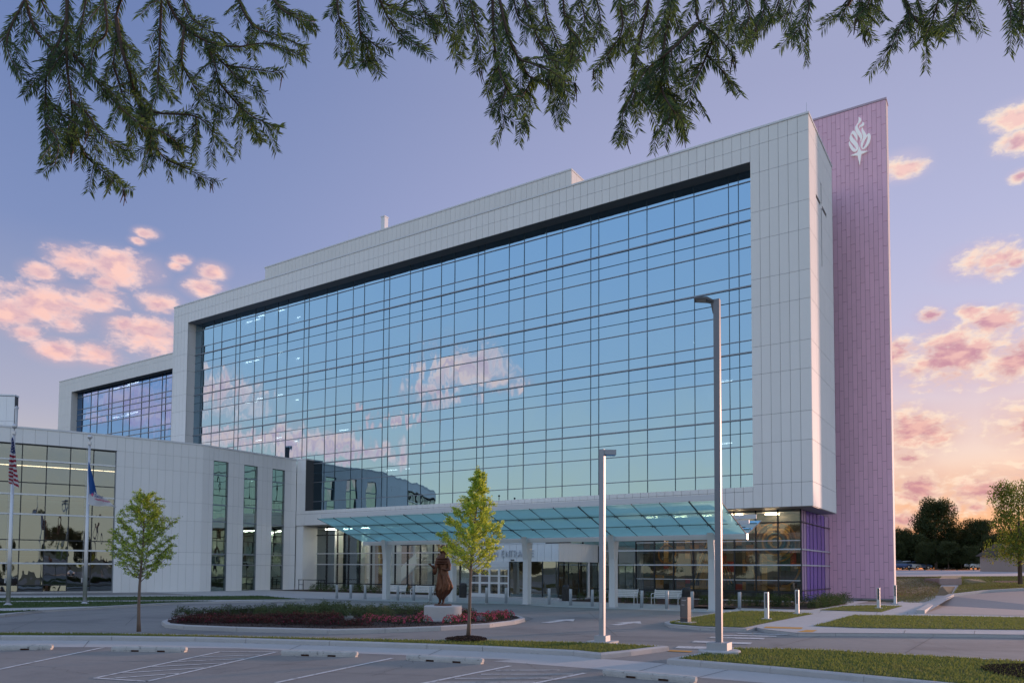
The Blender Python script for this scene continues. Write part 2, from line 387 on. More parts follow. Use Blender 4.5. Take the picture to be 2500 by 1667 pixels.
def quads_mesh(name, V, m, parent=None, shift=True):
    """V: (N,4,3) quads"""
    n = len(V); O = np.array(org(parent)) if shift else np.zeros(3)
    me = bpy.data.meshes.new(name); me.vertices.add(4*n); me.loops.add(4*n); me.polygons.add(n)
    me.vertices.foreach_set('co', (np.asarray(V, dtype=np.float64).reshape(-1, 3)-O).astype(np.float32).ravel())
    me.loops.foreach_set('vertex_index', np.arange(4*n, dtype=np.int32))
    me.polygons.foreach_set('loop_start', np.arange(0, 4*n, 4, dtype=np.int32))
    ms = m if isinstance(m, (list, tuple)) else [m]
    for q in ms: me.materials.append(q)
    if len(ms) > 1: me.polygons.foreach_set('material_index', RNG.integers(0, len(ms), n).astype(np.int32))
    me.update(calc_edges=True); me.validate()
    o = bpy.data.objects.new(name, me); ORG[o] = Vector(O); return link(o, parent)
def leaves(P, size, rng, aspect=0.5, up=0.0, jit=0.35, dirs=None):
    """diamond leaves at points P"""
    n = len(P); d = rng.normal(size=(n, 3)) if dirs is None else dirs+rng.normal(size=(n, 3))*0.5
    d[:, 2] += up; d /= np.linalg.norm(d, axis=1)[:, None]+1e-9
    a = rng.normal(size=(n, 3)); w = np.cross(d, a); w /= np.linalg.norm(w, axis=1)[:, None]+1e-9
    L = (size*(1+jit*rng.uniform(-1, 1, n)))[:, None]; W = L*aspect
    return np.stack([P-d*L*0.5, P+w*W*0.5, P+d*L*0.5, P-w*W*0.5], axis=1)
def flat(name, pts, z, m, parent=None, kind=None):
    me = bpy.data.meshes.new(name); O = org(parent)
    bm = bmesh.new(); vs_ = [bm.verts.new((p[0]-O.x, p[1]-O.y, z-O.z)) for p in pts]; f = bm.faces.new(vs_)
    bm.normal_update()
    if f.normal.z < 0: f.normal_flip()
    bmesh.ops.triangulate(bm, faces=bm.faces)
    bm.to_mesh(me); bm.free(); me.materials.append(m); o = bpy.data.objects.new(name, me); ORG[o] = O.copy()
    if kind: o['kind'] = kind
    return link(o, parent)
def text_mesh(name, body, size, m, parent, mw, ext=0.01, align='LEFT', font_shear=0.0, bold=0.0):
    cu = bpy.data.curves.new(name, 'FONT'); cu.body = body; cu.size = size; cu.extrude = ext; cu.align_x = align; cu.shear = font_shear; cu.offset = bold
    cu.resolution_u = 3
    o = bpy.data.objects.new(name+'_c', cu); COL.objects.link(o)
    dg = bpy.context.evaluated_depsgraph_get(); dg.update()
    me = bpy.data.meshes.new_from_object(o.evaluated_get(dg)); bpy.data.objects.remove(o)
    me.name = name; me.materials.clear(); me.materials.append(m)
    W = Matrix.Translation(-org(parent)) @ mw; me.transform(W)
    q = bpy.data.objects.new(name, me); return link(q, parent)
def in_poly(P, poly):
    x_, y_ = P[:, 0], P[:, 1]; ins = np.zeros(len(P), bool); n = len(poly); j = n-1
    for i in range(n):
        xi, yi = poly[i]; xj, yj = poly[j]
        c = ((yi > y_) != (yj > y_)) & (x_ < (xj-xi)*(y_-yi)/(yj-yi+1e-12)+xi); ins ^= c; j = i
    return ins
# ------------------------------------------------------------------ ground
def W2(pts, z=0.0): return [tuple(gz(p[0], p[1], z)[:2]) for p in pts]
def ribbon(name, pts, w, z, m, parent=None, kind=None):
    P = [Vector(p) for p in pts]; L = []; Rr = []
    for i, p in enumerate(P):
        d = (P[min(i+1, len(P)-1)]-P[max(i-1, 0)]).normalized(); n = Vector((-d.y, d.x))
        L.append(p+n*w/2); Rr.append(p-n*w/2)
    b = MB()
    vs = [(q.x, q.y, z) for q in L]+[(q.x, q.y, z) for q in Rr]; k = len(P)
    b.add(vs, [(i, k+i, k+i+1, i+1) for i in range(k-1)])
    o = b.build(name, m, parent, fix=False)
    if kind: o['kind'] = kind
    return o
ground = flat('ground', [(-1500, -900), (1500, -900), (1500, 1500), (-1500, 1500)], -0.03, mat('far_ground', (0.09, 0.10, 0.05), 0.95, var=0.3, vscale=0.05))
ground['kind'] = 'structure'
road = flat('road', [(-140, -70), (75, -70), (75, 56), (-9, 56), (-9, 62), (-140, 62)], 0.0, CONC, None, 'structure')
# parking lot surface in front of the gutter
lotline = [c2(-900, 1312), c2(0, 1308), c2(800, 1309), c2(1700, 1318), c3(400, 1338), c3(1000, 1362), c3(1900, 1400), c4(0, 1410), c4(600, 1455), c4(1000, 1488), c4(1500, 1530), c4(2100, 1578), c5(1100, 1640), c5(2400, 1760)]
ll = W2(lotline)
lot = flat('parking_lot', ll+[(45, -60), (-130, -60)], 0.004, LOT, None, 'structure')
gut = [c2(-900, 1262), c2(0, 1258), c2(1000, 1262), c2(1700, 1272), c3(600, 1290), c3(1300, 1315), c3(2352, 1372), c4(790, 1392)]
gut2 = [c4(1255, 1427), c4(1700, 1470), c4(2352, 1530), c5(1500, 1590), c5(2400, 1680)]
gutter = flat('gutter', W2(gut)+W2(gut2)+ll[::-1], 0.004, WALK, None, 'structure')
ribbon('expansion_joint', ll, 0.02, 0.009, JOINT, lot)
def jl(a, b, w=0.016, z=0.009, par=None):
    ribbon('expansion_joint', [tuple(gz(*a)[:2]), tuple(gz(*b)[:2])], w, z, JOINT, par or road)
for a, b in ((c2(0, 1148), c2(1140, 1152)), (c2(0, 1195), c2(2352, 1210)), (c2(0, 1090), c2(900, 1060)), (c3(0, 1195), c4(600, 1215)), (c3(1600, 1180), c4(1200, 1180)),
             (c4(0, 1060), c4(1150, 1075)), (c4(300, 1250), c4(1500, 1250)), (c4(700, 1060), c4(900, 1230)), (c5(600, 1300), c5(2352, 1340)), (c5(900, 1225), c5(560, 1310)), (c5(1700, 1235), c5(1500, 1350)),
             (c2(300, 1100), c2(60, 1195)), (c2(1000, 1060), c2(900, 1150))):
    jl(a, b, 0.014, 0.006)
for a, b in ((c4(1030, 1490), c4(1250, 1430)), (c2(600, 1310), c2(640, 1262)), (c3(1300, 1372), c3(1420, 1320)), (c4(1480, 1528), c4(1700, 1472)), (c3(300, 1334), c3(420, 1283))):
    jl(a, b, 0.014, 0.010, gutter)
for a, b in ((c2(0, 1390), c2(2352, 1440)), (c3(600, 1490), c4(900, 1560))):
    jl(a, b, 0.012, 0.009, lot)

rk = random.Random(4)
for (a, c_) in ((c2(100, 1420), c2(640, 1500)), (c2(1500, 1500), c2(2300, 1400)), (c3(900, 1520), c3(1250, 1400)), (c2(300, 1110), c2(900, 1180)), (c4(500, 1190), c4(760, 1250)), (c5(1500, 1250), c5(1900, 1330)), (c4(250, 1420), c4(430, 1530))):
    A, C_ = gz(*a).to_2d(), gz(*c_).to_2d(); pp = [A.lerp(C_, t_/14)+Vector((rk.gauss(0, .05), rk.gauss(0, .05))) for t_ in range(15)]
    ribbon('crack', [tuple(p) for p in pp], .008, .0085, JOINT, lot)
# painted markings
pk = dict(parent=None)
def line(a, b, w=0.10, m=PAINT, name='painted_line', par=None):
    ribbon(name, [tuple(gz(*a)[:2]), tuple(gz(*b)[:2])], w, 0.012, m, par)
line(c2(-500, 1575), c2(740, 1313), par=lot)
line(c3(215, 1567), c3(1055, 1389), par=lot); 
H1 = [c2(680, 1533), c2(1585, 1342), c2(1985, 1345), c2(1055, 1557)]
for a, b in ((H1[0], H1[1]), (H1[1], H1[2]), (H1[2], H1[3]), (H1[3], H1[0])): line(a, b, 0.09, par=lot)
for a, b in (((1430, 1382), (1865, 1366)), ((1260, 1415), (1750, 1394)), ((1090, 1452), (1620, 1424)), ((880, 1497), (1470, 1459)), ((830, 1533), (1290, 1499))):
    line(c2(*a), c2(*b), 0.09, par=lot)
line(c3(1180, 1590), c3(1900, 1445), 0.10, par=lot); line(c4(330, 1567), c4(670, 1497), 0.10, par=lot); line(c4(330, 1567), c4(200, 1597), 0.10, par=lot)
for y, a, b in ((1477, 1795, 490), (1506, 1690, 585), (1535, 1500, 440), (1564, 1330, 310)):
    line(c3(a, y), c4(b, y-1), 0.085, par=lot)
def arrow(tail, head, w):
    t = gz(*tail).to_2d(); h = gz(*head).to_2d(); d = (h-t); L = d.length; d.normalize(); n = Vector((-d.y, d.x))
    pts = [t+n*w*.18, t+d*L*.55+n*w*.18, t+d*L*.5+n*w*.55, h, t+d*L*.5-n*w*.55, t+d*L*.55-n*w*.18, t-n*w*.18]
    flat('painted_arrow', [tuple(p) for p in pts], 0.012, PAINT, road)
arrow(c4(385, 1135), c4(598, 1107), 1.0); arrow(c4(880, 1152), c4(1068, 1124), 1.0)
for q in (((1755, 1208), (2120, 1218), (2125, 1223), (1770, 1213)), ((1670, 1222), (2042, 1229), (2048, 1236), (1655, 1229)), ((1575, 1235), (1962, 1244), (1955, 1254), (1562, 1243)),
          ((1455, 1264), (1872, 1277), (1858, 1290), (1437, 1276)), ((1340, 1302), (1760, 1312), (1740, 1328), (1315, 1318))):
    flat('crossing_bar', [tuple(gz(*c4(*p))[:2]) for p in q], 0.012, PAINT, road)

# ------------------------------------------------------------------ kerbed islands
def smooth(P, it=1):
    P = [Vector(p) for p in P]
    for _ in range(it):
        Q = []
        for i in range(len(P)):
            a, b = P[i], P[(i+1) % len(P)]; Q += [a*0.75+b*0.25, a*0.25+b*0.75]
        P = Q
    return P
def area(P): return 0.5*sum(P[i][0]*P[(i+1) % len(P)][1]-P[(i+1) % len(P)][0]*P[i][1] for i in range(len(P)))
def inset(P, w):
    P = [Vector(p[:2]) for p in P]; n = len(P); out = []
    for i in range(n):
        e1 = (P[i]-P[i-1]).normalized(); e2 = (P[(i+1) % n]-P[i]).normalized()
        n1 = Vector((-e1.y, e1.x)); n2 = Vector((-e2.y, e2.x)); m = (n1+n2)
        if m.length < 1e-4: m = n1
        m.normalize(); k = max(0.35, m.dot(n1)); out.append(P[i]+m*(w/k))
    return out
def kerb(P, h, w, z0=0.0, sec=3.0, m=None):
    """kerb sections round a closed anticlockwise outline"""
    root = tag(bpy.data.objects.new('kerb', None), kind='structure'); link(root); ORG[root] = Vector((0, 0, 0))
    m = m or KERB; Q = inset(P, w); n = len(P); acc = 0; b = MB()
    bv = 0.03
    Pi = inset(P, bv)
    for i in range(n):
        j = (i+1) % n
        a, c, ai, ci, aq, cq = P[i], P[j], Pi[i], Pi[j], Q[i], Q[j]
        L = (Vector(c)-Vector(a)).length; k = max(1, int(L/sec+0.5))
        for s in range(k):
            t0, t1 = s/k, (s+1)/k; g_ = 0.006/max(L, .1) if L > 1.0 else 0
            f = lambda u, v, t: Vector(u)*(1-t)+Vector(v)*t
            A, Cc = f(a, c, t0+g_), f(a, c, t1-g_); Ai, Ci = f(ai, ci, t0+g_), f(ai, ci, t1-g_); Aq, Cq = f(aq, cq, t0+g_), f(aq, cq, t1-g_)
            b.add([(A.x, A.y, z0-.05), (Cc.x, Cc.y, z0-.05), (A.x, A.y, z0+h-.03), (Cc.x, Cc.y, z0+h-.03), (Ai.x, Ai.y, z0+h), (Ci.x, Ci.y, z0+h), (Aq.x, Aq.y, z0+h), (Cq.x, Cq.y, z0+h), (Aq.x, Aq.y, z0-.05), (Cq.x, Cq.y, z0-.05)],
                  [(0, 1, 3, 2), (2, 3, 5, 4), (4, 5, 7, 6), (6, 7, 9, 8), (0, 2, 4, 6, 8), (1, 9, 7, 5, 3)])
            acc += L/k
            if acc > sec*0.8: b.build('kerb_section', m, root); b = MB(); acc = 0
    if b.v: b.build('kerb_section', m, root)
    return Q
def ccw(P): return [tuple(p[:2]) for p in (P if area(P) > 0 else P[::-1])]
def blades(name, poly, z, dens, size, m, lim=60000):
    xs = [p[0] for p in poly]; ys = [p[1] for p in poly]
    A = abs(area(poly)); n = int(min(lim, A*dens)); bb = (max(xs)-min(xs))*(max(ys)-min(ys))
    P = np.column_stack([RNG.uniform(min(xs), max(xs), int(n*bb/A)+1), RNG.uniform(min(ys), max(ys), int(n*bb/A)+1)])
    P = P[in_poly(P, poly)]; n = len(P)
    h = size*RNG.uniform(0.5, 1.25, n); an = RNG.uniform(0, 2*np.pi, n); w = size*0.16
    lean = RNG.normal(size=(n, 2))*size*0.35
    base = np.column_stack([P, np.full(n, z)])
    dx = np.column_stack([np.cos(an)*w, np.sin(an)*w, np.zeros(n)])
    top = base+np.column_stack([lean, h]); mid = base+np.column_stack([lean*0.35, h*0.6])
    V = np.stack([base-dx, base+dx, mid+dx*0.8, top], axis=1)
    V2 = np.stack([base-dx, mid+dx*0.8, top, mid-dx*0.8], axis=1)
    o = quads_mesh(name, V, m); o['kind'] = 'stuff'; return o
def island(px, z, dens, size, gm=GRASS, sm=SOIL, kw=0.15, sm_it=0, gl='lawn', kh=None, world_pts=None, lim=60000, glabel=None):
    P = world_pts or W2(px, z)
    P = ccw(P)
    if sm_it: P = ccw([tuple(p) for p in smooth(P, sm_it)])
    Q = [tuple(q) for q in kerb(P, z if kh is None else kh, kw)] if kw else P
    s = flat(gl, Q, z-0.015, sm, None, 'structure')
    if dens:
        o = blades('grass', Q, z-0.02, dens, size, gm, lim); tag(o, glabel or 'short mown grass', 'grass')
    return P, Q
# near verge between parking bays and the drive
front = [c2(-900, 1228), c2(0, 1225), c2(800, 1228), c2(1400, 1236), c3(0, 1245), c3(600, 1262), c3(1300, 1285), c3(1700, 1300), c3(2352, 1332), c4(785, 1353)]
backe = [c4(1000, 1332), c4(1150, 1313), c4(1275, 1299), c4(1100, 1290), c4(860, 1278), c4(600, 1268), c4(0, 1254), c3(1350, 1254), c3(700, 1241), c3(0, 1226), c2(1200, 1212), c2(700, 1204), c2(0, 1201), c2(-900, 1201)]
island(front+backe, 0.13, 900, 0.055, lim=60000, glabel='narrow strip of mown grass between parking bays and drive')
# near right island with the tall lamp
fr = [c4(1258, 1388), c4(1500, 1408), c4(2000, 1448), c4(2352, 1480), c5(1200, 1510), c5(1800, 1567), c5(2600, 1650)]
bk = [c5(2900, 1440), c5(2352, 1403), c5(1800, 1371), c5(1400, 1349), c5(900, 1321), c5(600, 1313), c5(250, 1308), c4(1600, 1328), c4(1330, 1377)]
NR, NRq = island(fr+bk, 0.13, 700, 0.06, lim=70000, glabel='mown grass around the foot of the tall lamp post')
# raised pavement on the right with two lawns and a path
pav = [c4(1240, 1128), c4(1275, 1147), c4(1500, 1166), c4(1830, 1175), c4(1900, 1165), c5(480, 1178), c5(730, 1206), c5(1000, 1205), c5(1700, 1210), c5(2352, 1218), c5(3000, 1226),
       c5(3100, 1080), c5(2352, 1080), c5(1640, 1066), c5(1700, 1015), c5(1850, 940), c5(1600, 930), c5(1400, 1000), c5(900, 1000), c5(300, 1005), c4(1750, 1035), c4(1600, 1060), c4(1420, 1092)]
PV = ccw(W2(pav, 0.10))
flat('pavement', [tuple(q) for q in PV], 0.10, WALK, None, 'structure')
kerb(PV, 0.1005, 0.14)
lawnA = [c4(1275, 1124), c4(1290, 1136), c4(1500, 1154), c4(1815, 1163), c4(1990, 1127), c4(2310, 1066), c4(2040, 1051), c4(1800, 1047), c4(1600, 1067), c4(1420, 1096)]
island(lawnA, 0.125, 420, 0.06, kw=0, glabel='mown lawn around the dark directional sign')
lawnB = [c5(838, 1152), c5(1130, 1076), c5(1500, 1079), c5(2352, 1092), c5(2900, 1100), c5(2900, 1190), c5(2352, 1180), c5(1180, 1166)]
island(lawnB, 0.125, 320, 0.06, kw=0, glabel='mown lawn between road and upper path')
lawnC = [c5(885, 1040), c5(1050, 1012), c5(1250, 1006), c5(1480, 1010), c5(1330, 1053), c5(1100, 1046)]
island(lawnC, 0.125, 200, 0.06, kw=0, glabel='small lawn at the foot of the pink tower')
for a, b in ((c5(620, 1120), c5(930, 1122)), (c5(760, 1085), c5(1080, 1088)), (c5(300, 1024), c5(330, 1052)), (c5(900, 1045), c5(880, 1062)), (c5(1300, 1058), c5(1290, 1076)), (c5(1520, 1060), c5(1510, 1078)),
             (c5(1500, 1186), c5(1490, 1208)), (c5(2000, 1190), c5(1995, 1213))):
    ribbon('expansion_joint', W2([a, b], 0.10), 0.015, 0.105, JOINT)['kind'] = 'structure'
# orange tactile strips
for nm, q in (('a', ((500, 1160), (765, 1167), (755, 1178), (480, 1171))), ('b', ((790, 1184), (868, 1186), (832, 1201), (722, 1199)))):
    flat('tactile_strip', W2([c5(*p) for p in q], 0.10), 0.106, TACT, None, 'structure')
flat('tactile_strip', W2([c4(*p) for p in ((1285, 1330), (1445, 1337), (1425, 1347), (1262, 1339))]), 0.010, TACT, None, 'structure')
# pale forecourt behind the bollards
fc = [c3(-100, 948), c3(430, 957), c3(900, 975), c3(1450, 990), c3(2000, 1003), c4(400, 1018), c4(1000, 1037), c4(1400, 1052), c4(1620, 1060)]
FCp = W2(fc)+[(-8, 44), (-8, 57), (-60, 57), (-60, 36)]
forecourt = flat('forecourt', FCp, 0.006, WALK, None, 'structure')
for k in range(11):
    xx = -36+2.6*k; ribbon('expansion_joint', [(xx, 37.2), (xx, 45)], 0.016, 0.011, JOINT, forecourt)
# left lawns and pavements
leftpav = [c2(-900, 1100), c2(0, 1078), c2(300, 1042), c2(700, 1021), c2(1300, 987), c2(1800, 975), c2(2190, 967), c2(2140, 952), c2(1500, 936), c2(0, 938), c2(-900, 940)]
LPv = ccw(W2(leftpav, 0.10)); flat('pavement', LPv, 0.10, WALK, None, 'structure'); kerb(LPv, 0.1005, 0.14)
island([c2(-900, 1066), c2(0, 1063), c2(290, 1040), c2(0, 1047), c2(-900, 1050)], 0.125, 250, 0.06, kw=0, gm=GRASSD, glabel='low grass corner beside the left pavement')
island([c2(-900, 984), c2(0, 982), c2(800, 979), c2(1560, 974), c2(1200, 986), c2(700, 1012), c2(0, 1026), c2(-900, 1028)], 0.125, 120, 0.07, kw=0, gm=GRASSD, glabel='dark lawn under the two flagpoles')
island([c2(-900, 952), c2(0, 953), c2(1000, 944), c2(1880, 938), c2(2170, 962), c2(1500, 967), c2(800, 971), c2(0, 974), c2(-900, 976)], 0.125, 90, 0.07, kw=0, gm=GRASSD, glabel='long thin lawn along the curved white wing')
# oval planting bed in the drive
oval = [c2(1160, 1118), c2(1190, 1138), c2(1320, 1150), c2(1700, 1164), c2(2352, 1178), c3(600, 1180), c3(1000, 1172), c3(1400, 1157), c3(1750, 1137), c3(1930, 1116), c3(2005, 1098), c3(1960, 1080), c3(1800, 1062), c3(1400, 1040), c3(900, 1024), c3(400, 1018), c2(1764, 1028), c2(1500, 1052), c2(1280, 1086)]
OV, OVq = island(oval, 0.15, 0, 0, sm=MULCH, kw=0.16, gl='planting_bed')
ribbon('painted_line', W2([c3(1990, 1085), c3(2060, 1105), c3(1980, 1130), c3(1800, 1155)]), 0.03, 0.007, JOINT, road)
# mulch patches
def mulch(px, z, n=400):
    P = ccw([tuple(p) for p in smooth(W2(px, z), 2)])
    b = flat('mulch_bed', P, z, MULCH, None, 'structure')
    V = np.column_stack([RNG.uniform(min(p[0] for p in P), max(p[0] for p in P), n*2), RNG.uniform(min(p[1] for p in P), max(p[1] for p in P), n*2)])
    V = V[in_poly(V, P)]; V = np.column_stack([V, np.full(len(V), z+0.012)])
    o = quads_mesh('mulch_chips', leaves(V, 0.05, RNG, 0.45), MULCH, b); o['kind'] = 'stuff'
mulch([c3(1410, 1250), c3(1500, 1262), c3(1700, 1262), c3(1745, 1250), c3(1690, 1232), c3(1590, 1225), c3(1480, 1234)], 0.155, 900)
mulch([c5(2015, 1447), c5(2100, 1482), c5(2250, 1515), c5(2420, 1535), c5(2700, 1520), c5(2700, 1440), c5(2352, 1430), c5(2150, 1432)], 0.14, 3000)

# ------------------------------------------------------------------ rising ground on the far right
def surf(name, pts3, m, tri=None, kind='structure', parent=None):
    b = MB(); b.add(pts3, [tuple(range(len(pts3)))] if tri is None else tri)
    o = b.build(name, m, parent, fix=False)
    bm = bmesh.new(); bm.from_mesh(o.data); bmesh.ops.triangulate(bm, faces=bm.faces)
    bmesh.ops.recalc_face_normals(bm, faces=bm.faces)
    if sum(f.normal.z for f in bm.faces) < 0: bmesh.ops.reverse_faces(bm, faces=bm.faces)
    bm.to_mesh(o.data); bm.free()
    if kind: o['kind'] = kind
    return o
def T(x_, y_, dep): return tuple(pd(*c5(x_, y_), dep))
# main bank: grass rising to the upper car park
rows = [(tuple(gz(*c5(1440, 990))), T(1530, 1000, 47), T(1700, 990, 48), T(1830, 940, 52), T(2100, 912, 56), T(2352, 897, 58), T(2900, 880, 60)),
        (T(1445, 920, 60), T(1600, 930, 59), T(1760, 866, 70), T(1885, 866, 70), T(2120, 850, 72), T(2352, 846, 72), T(2900, 842, 72)),
        (T(1430, 816, 78), T(1600, 815, 78), T(1745, 816, 73.5), T(1905, 816, 73.5), T(2120, 808, 80), T(2352, 806, 80), T(2900, 804, 80)),
        (T(1430, 806, 80), T(1600, 806, 80), T(1760, 806, 80), T(1905, 806, 80), T(2120, 806, 82), T(2352, 804, 82), T(2900, 802, 82))]
pts = [p for r in rows for p in r]; k = 7
bank = surf('bank', pts, DRYS, [(i*k+j, i*k+j+1, (i+1)*k+j+1, (i+1)*k+j) for i in range(3) for j in range(k-1)])
# bank grass
def on_grid(rw, n, jl=None):
    out = []
    for _ in range(n):
        i = random.randrange(len(rw)-1); j = random.randrange(len(rw[0])-1)
        if jl and (i, j) not in jl: continue
        u, v = random.random(), random.random()
        a, b_, c, d = (Vector(q) for q in (rw[i][j], rw[i][j+1], rw[i+1][j+1], rw[i+1][j]))
        out.append((a*(1-u)+b_*u)*(1-v)+(d*(1-u)+c*u)*v)
    return np.array([tuple(p) for p in out])
gp = on_grid(rows, 26000, {(i, j) for i in range(3) for j in (0, 1)})
DG = mat('dry_grass', (0.27, 0.21, 0.10), 0.9, var=0.35, vscale=1.5)
o = quads_mesh('grass', leaves(gp+np.array([0, 0, 0.05]), 0.16, RNG, 0.16, up=1.2), [GRASS, DG, DG, DG]); tag(o, 'rough dry tan grass on the bank beside the pink tower', 'grass', kind='stuff')
gp = on_grid(rows, 70000, {(i, j) for i in range(3) for j in (3, 4, 5)})
o = quads_mesh('grass', leaves(gp+np.array([0, 0, 0.05]), 0.15, RNG, 0.16, up=1.4), [GRASS, GRASS, DG]); tag(o, 'greener grass on the bank under the leafy tree', 'grass', kind='stuff')
# path up the bank, with steps at its head
surf('path', [tuple(gz(*c5(1420, 1060), 0.104)), tuple(gz(*c5(1640, 1066), 0.104)), T(1850, 938, 51.7), T(1882, 864, 69.7), T(1760, 864, 69.7), T(1690, 930, 58.5), T(1560, 1002, 46.8)], WALK)
st = thing('garden_steps', tuple(pd(*c5(1820, 864), 70)), 'low pinkish concrete steps at the head of the path', 'steps')
for i in range(4):
    y0, y1 = 863-11.5*i, 863-11.5*(i+1); d0 = 70.0+0.45*i
    A, B_ = pd(*c5(1745, y0), d0), pd(*c5(1905, y0), d0); A2, B2 = pd(*c5(1745, y1), d0), pd(*c5(1905, y1), d0)
    bck = Vector((FW.x, FW.y, 0)).normalized()*2.6
    b = MB(); b.hexa([A, B_, B_+bck, A+bck], [A2, B2, B2+bck, A2+bck]); b.build('step', mat('step_concrete', (0.42, 0.33, 0.31), 0.8, var=0.15), st)
# upper car park and road
surf('upper_car_park', [T(1300, 806, 79.9), T(1660, 803, 80.6), T(1760, 797, 84), T(1900, 795, 85), T(2010, 803, 81.5), T(2352, 803.5, 82), T(3000, 801, 82), T(3000, 752, 150), T(1300, 757, 150)], mat('upper_concrete', (0.42, 0.38, 0.38), 0.8, var=0.08, vscale=0.2))
surf('upper_grass', [T(1200, 756, 149), T(3200, 750, 149), T(3400, 748, 330), T(1100, 748, 330)], mat('far_grass', (0.06, 0.075, 0.03), 0.95, var=0.2))
# right hand car park lane below the bank
LN = mat('lane_concrete', (0.32, 0.29, 0.28), 0.8, var=0.1, vscale=0.3)
far = [(1640, 1068, None), (1725, 1008, 46.5), (1850, 945, 51.5), (2100, 915, 55.5), (2352, 900, 57.5), (2900, 884, 59.5)]
fpt = [gz(*c5(a, b_), 0.11) if d is None else pd(*c5(a, b_), d) for a, b_, d in far]
surf('lane', [tuple(p) for p in fpt]+[tuple(gz(*c5(3100, 1082), 0.11)), tuple(gz(*c5(2352, 1082), 0.11))], LN)
b = MB(); kp = [p+Vector((0, 0, 0.03)) for p in fpt]
for i in range(len(kp)-1):
    a, c_ = kp[i], kp[i+1]; n = Vector((-(c_-a).y, (c_-a).x, 0)).normalized()*0.35; u = Vector((0, 0, .16))
    b.hexa([a-u, c_-u, c_+n-u, a+n-u], [a+u*.8, c_+u*.8, c_+n+u*.8, a+n+u*.8])
kr = b.build('kerb', KERB); kr['kind'] = 'structure'
# ------------------------------------------------------------------ main glass block
XL, XR, YF, YB = -78.42, -10.1, 49.93, 57.7
ZB, ZT = 6.12, 31.3
OL, OR_, OB, OT = -75.85, -13.81, 7.52, 29.22
YG = 51.0
blk = thing('glass_hospital_block', (-44, 54, 0), 'tall white panelled hospital block framing a huge blue glass curtain wall', 'building')
# backing shell
b = MB()
YR = 75.0
b.box((XL+.04, OL-.04), (YF+.05, YG+.3), (ZB, ZT)); b.box((OR_+.04, XR-.05), (YF+.05, YB-.05), (ZB+.02, ZT))
b.box((OL-.04, OR_+.04), (YF+.05, YG+.3), (OT+.04, ZT)); b.box((OL-.04, OR_+.04), (YF+.05, YG+.3), (ZB+.02, OB-.02))
b.box((XL+.04, XL+.5), (YG+.3, YR), (0, ZT)); b.box((XL+.5, XR-2.5), (YR-.5, YR), (0, ZT)); b.box((XL+.5, XR-2.5), (YG+.3, YR), (ZT-.9, ZT-.4))
b.box((XR-2.5, XR-2.0), (YB-.05, YR), (0, ZT))
b.build('wall', BACK, blk)
cp = MB(); cp.box((XL-.03, XR+.05), (YF-.05, YF+.55), (ZT, ZT+.13)); cp.box((XR-.45, XR+.05), (YF+.55, YB), (ZT, ZT+.13)); cp.build('coping', COPING, blk)
# dark soffit of the opening and of the overhang
sf = MB(); sf.box((OL, OR_), (YF+.06, YG+.25), (OT-.0, OT+.035)); sf.build('soffit', SOFFIT, blk)
sf = MB(); sf.box((-58, XR-.06), (YF+.08, YB-.08), (ZB-.03, ZB+.015)); sf.build('soffit', mat('under_soffit', (0.30, 0.29, 0.29), .6), blk)
pn = []
W_ = 0.607; J = 0.022; ROWS = [6.12, 7.65, 10.32, 12.16, 14.86, 16.70, 19.35, 21.2, 23.85, 25.72, 28.35, 30.25, 31.3]
def addp(x0, x1, z0, z1): pn.append((x0+J/2, x1-J/2, z0+J/2, z1-J/2))
colx = [XR]+[XR-.68-W_*i for i in range(0, 140)]
k = 0
while colx[k+1] > XL:
    x0, x1 = colx[k+1], colx[k]
    if x1 <= OL+.2: x0 = max(x0, XL)
    inside = (x0 > OL-.2 and x1 < OR_+.2)
    if inside: addp(x0, x1, OT, 30.25); addp(x0, x1, 30.25, 31.3); addp(x0, x1, ZB, 7.2); addp(x0, x1, 7.2, 7.52)
    else:
        for a, c_ in zip(ROWS[:-1], ROWS[1:]): addp(x0, x1, a, c_)
    k += 1
if colx[k]-XL > .1:
    for a, c_ in zip(ROWS[:-1], ROWS[1:]): addp(XL, colx[k], a, c_)
def apparent(x0, x1, z0, z1, y):
    c = Vector(((x0+x1)/2, y, (z0+z1)/2))-CAM; return (x1-x0)*(z1-z0)*abs(c.normalized().y)/c.length_squared
pn = [p for p in pn if not (p[1] < -57.3 and p[3] < 12.0)]
pn.sort(key=lambda p: -apparent(*p, YF))
endp = []
ys = [YF+.0, 51.5, 53.05, 54.6, 56.15, 57.7]
for a, c_ in zip(ROWS[:-1], ROWS[1:]):
    for u, v in zip(ys[:-1], ys[1:]): endp.append((u+(.06 if u == YF else 0)+J/2, v-J/2, a+J/2, c_-J/2))
CY, CZ = 53.7, 26.8
slits = [(53.56, 53.84, 26.95, 28.4), (53.56, 53.84, 22.6, 26.62), (51.98, 53.45, 26.66, 26.94), (53.95, 55.5, 26.66, 26.94)]
nobj = 0
def cut(p):   # split an end panel round the slits of the cross
    out = [p]
    for s in slits:
        nxt = []
        for (u, v, a, c_) in out:
            if u >= s[1] or v <= s[0] or a >= s[3] or c_ <= s[2]: nxt.append((u, v, a, c_)); continue
            if u < s[0]: nxt.append((u, s[0], a, c_))
            if v > s[1]: nxt.append((s[1], v, a, c_))
            m0, m1 = max(u, s[0]), min(v, s[1])
            if a < s[2]: nxt.append((m0, m1, a, s[2]))
            if c_ > s[3]: nxt.append((m0, m1, s[3], c_))
        out = nxt
    return [q for q in out if q[1]-q[0] > .02 and q[3]-q[2] > .02]
for p in endp:
    for q in cut(p):
        box('panel', blk, (XR-.05, XR), (q[0], q[1]), (q[2], q[3]), WHITE); nobj += 1
for p in pn[:300-nobj]: box('panel', blk, (p[0], p[1]), (YF, YF+.05), (p[2], p[3]), WHITE)
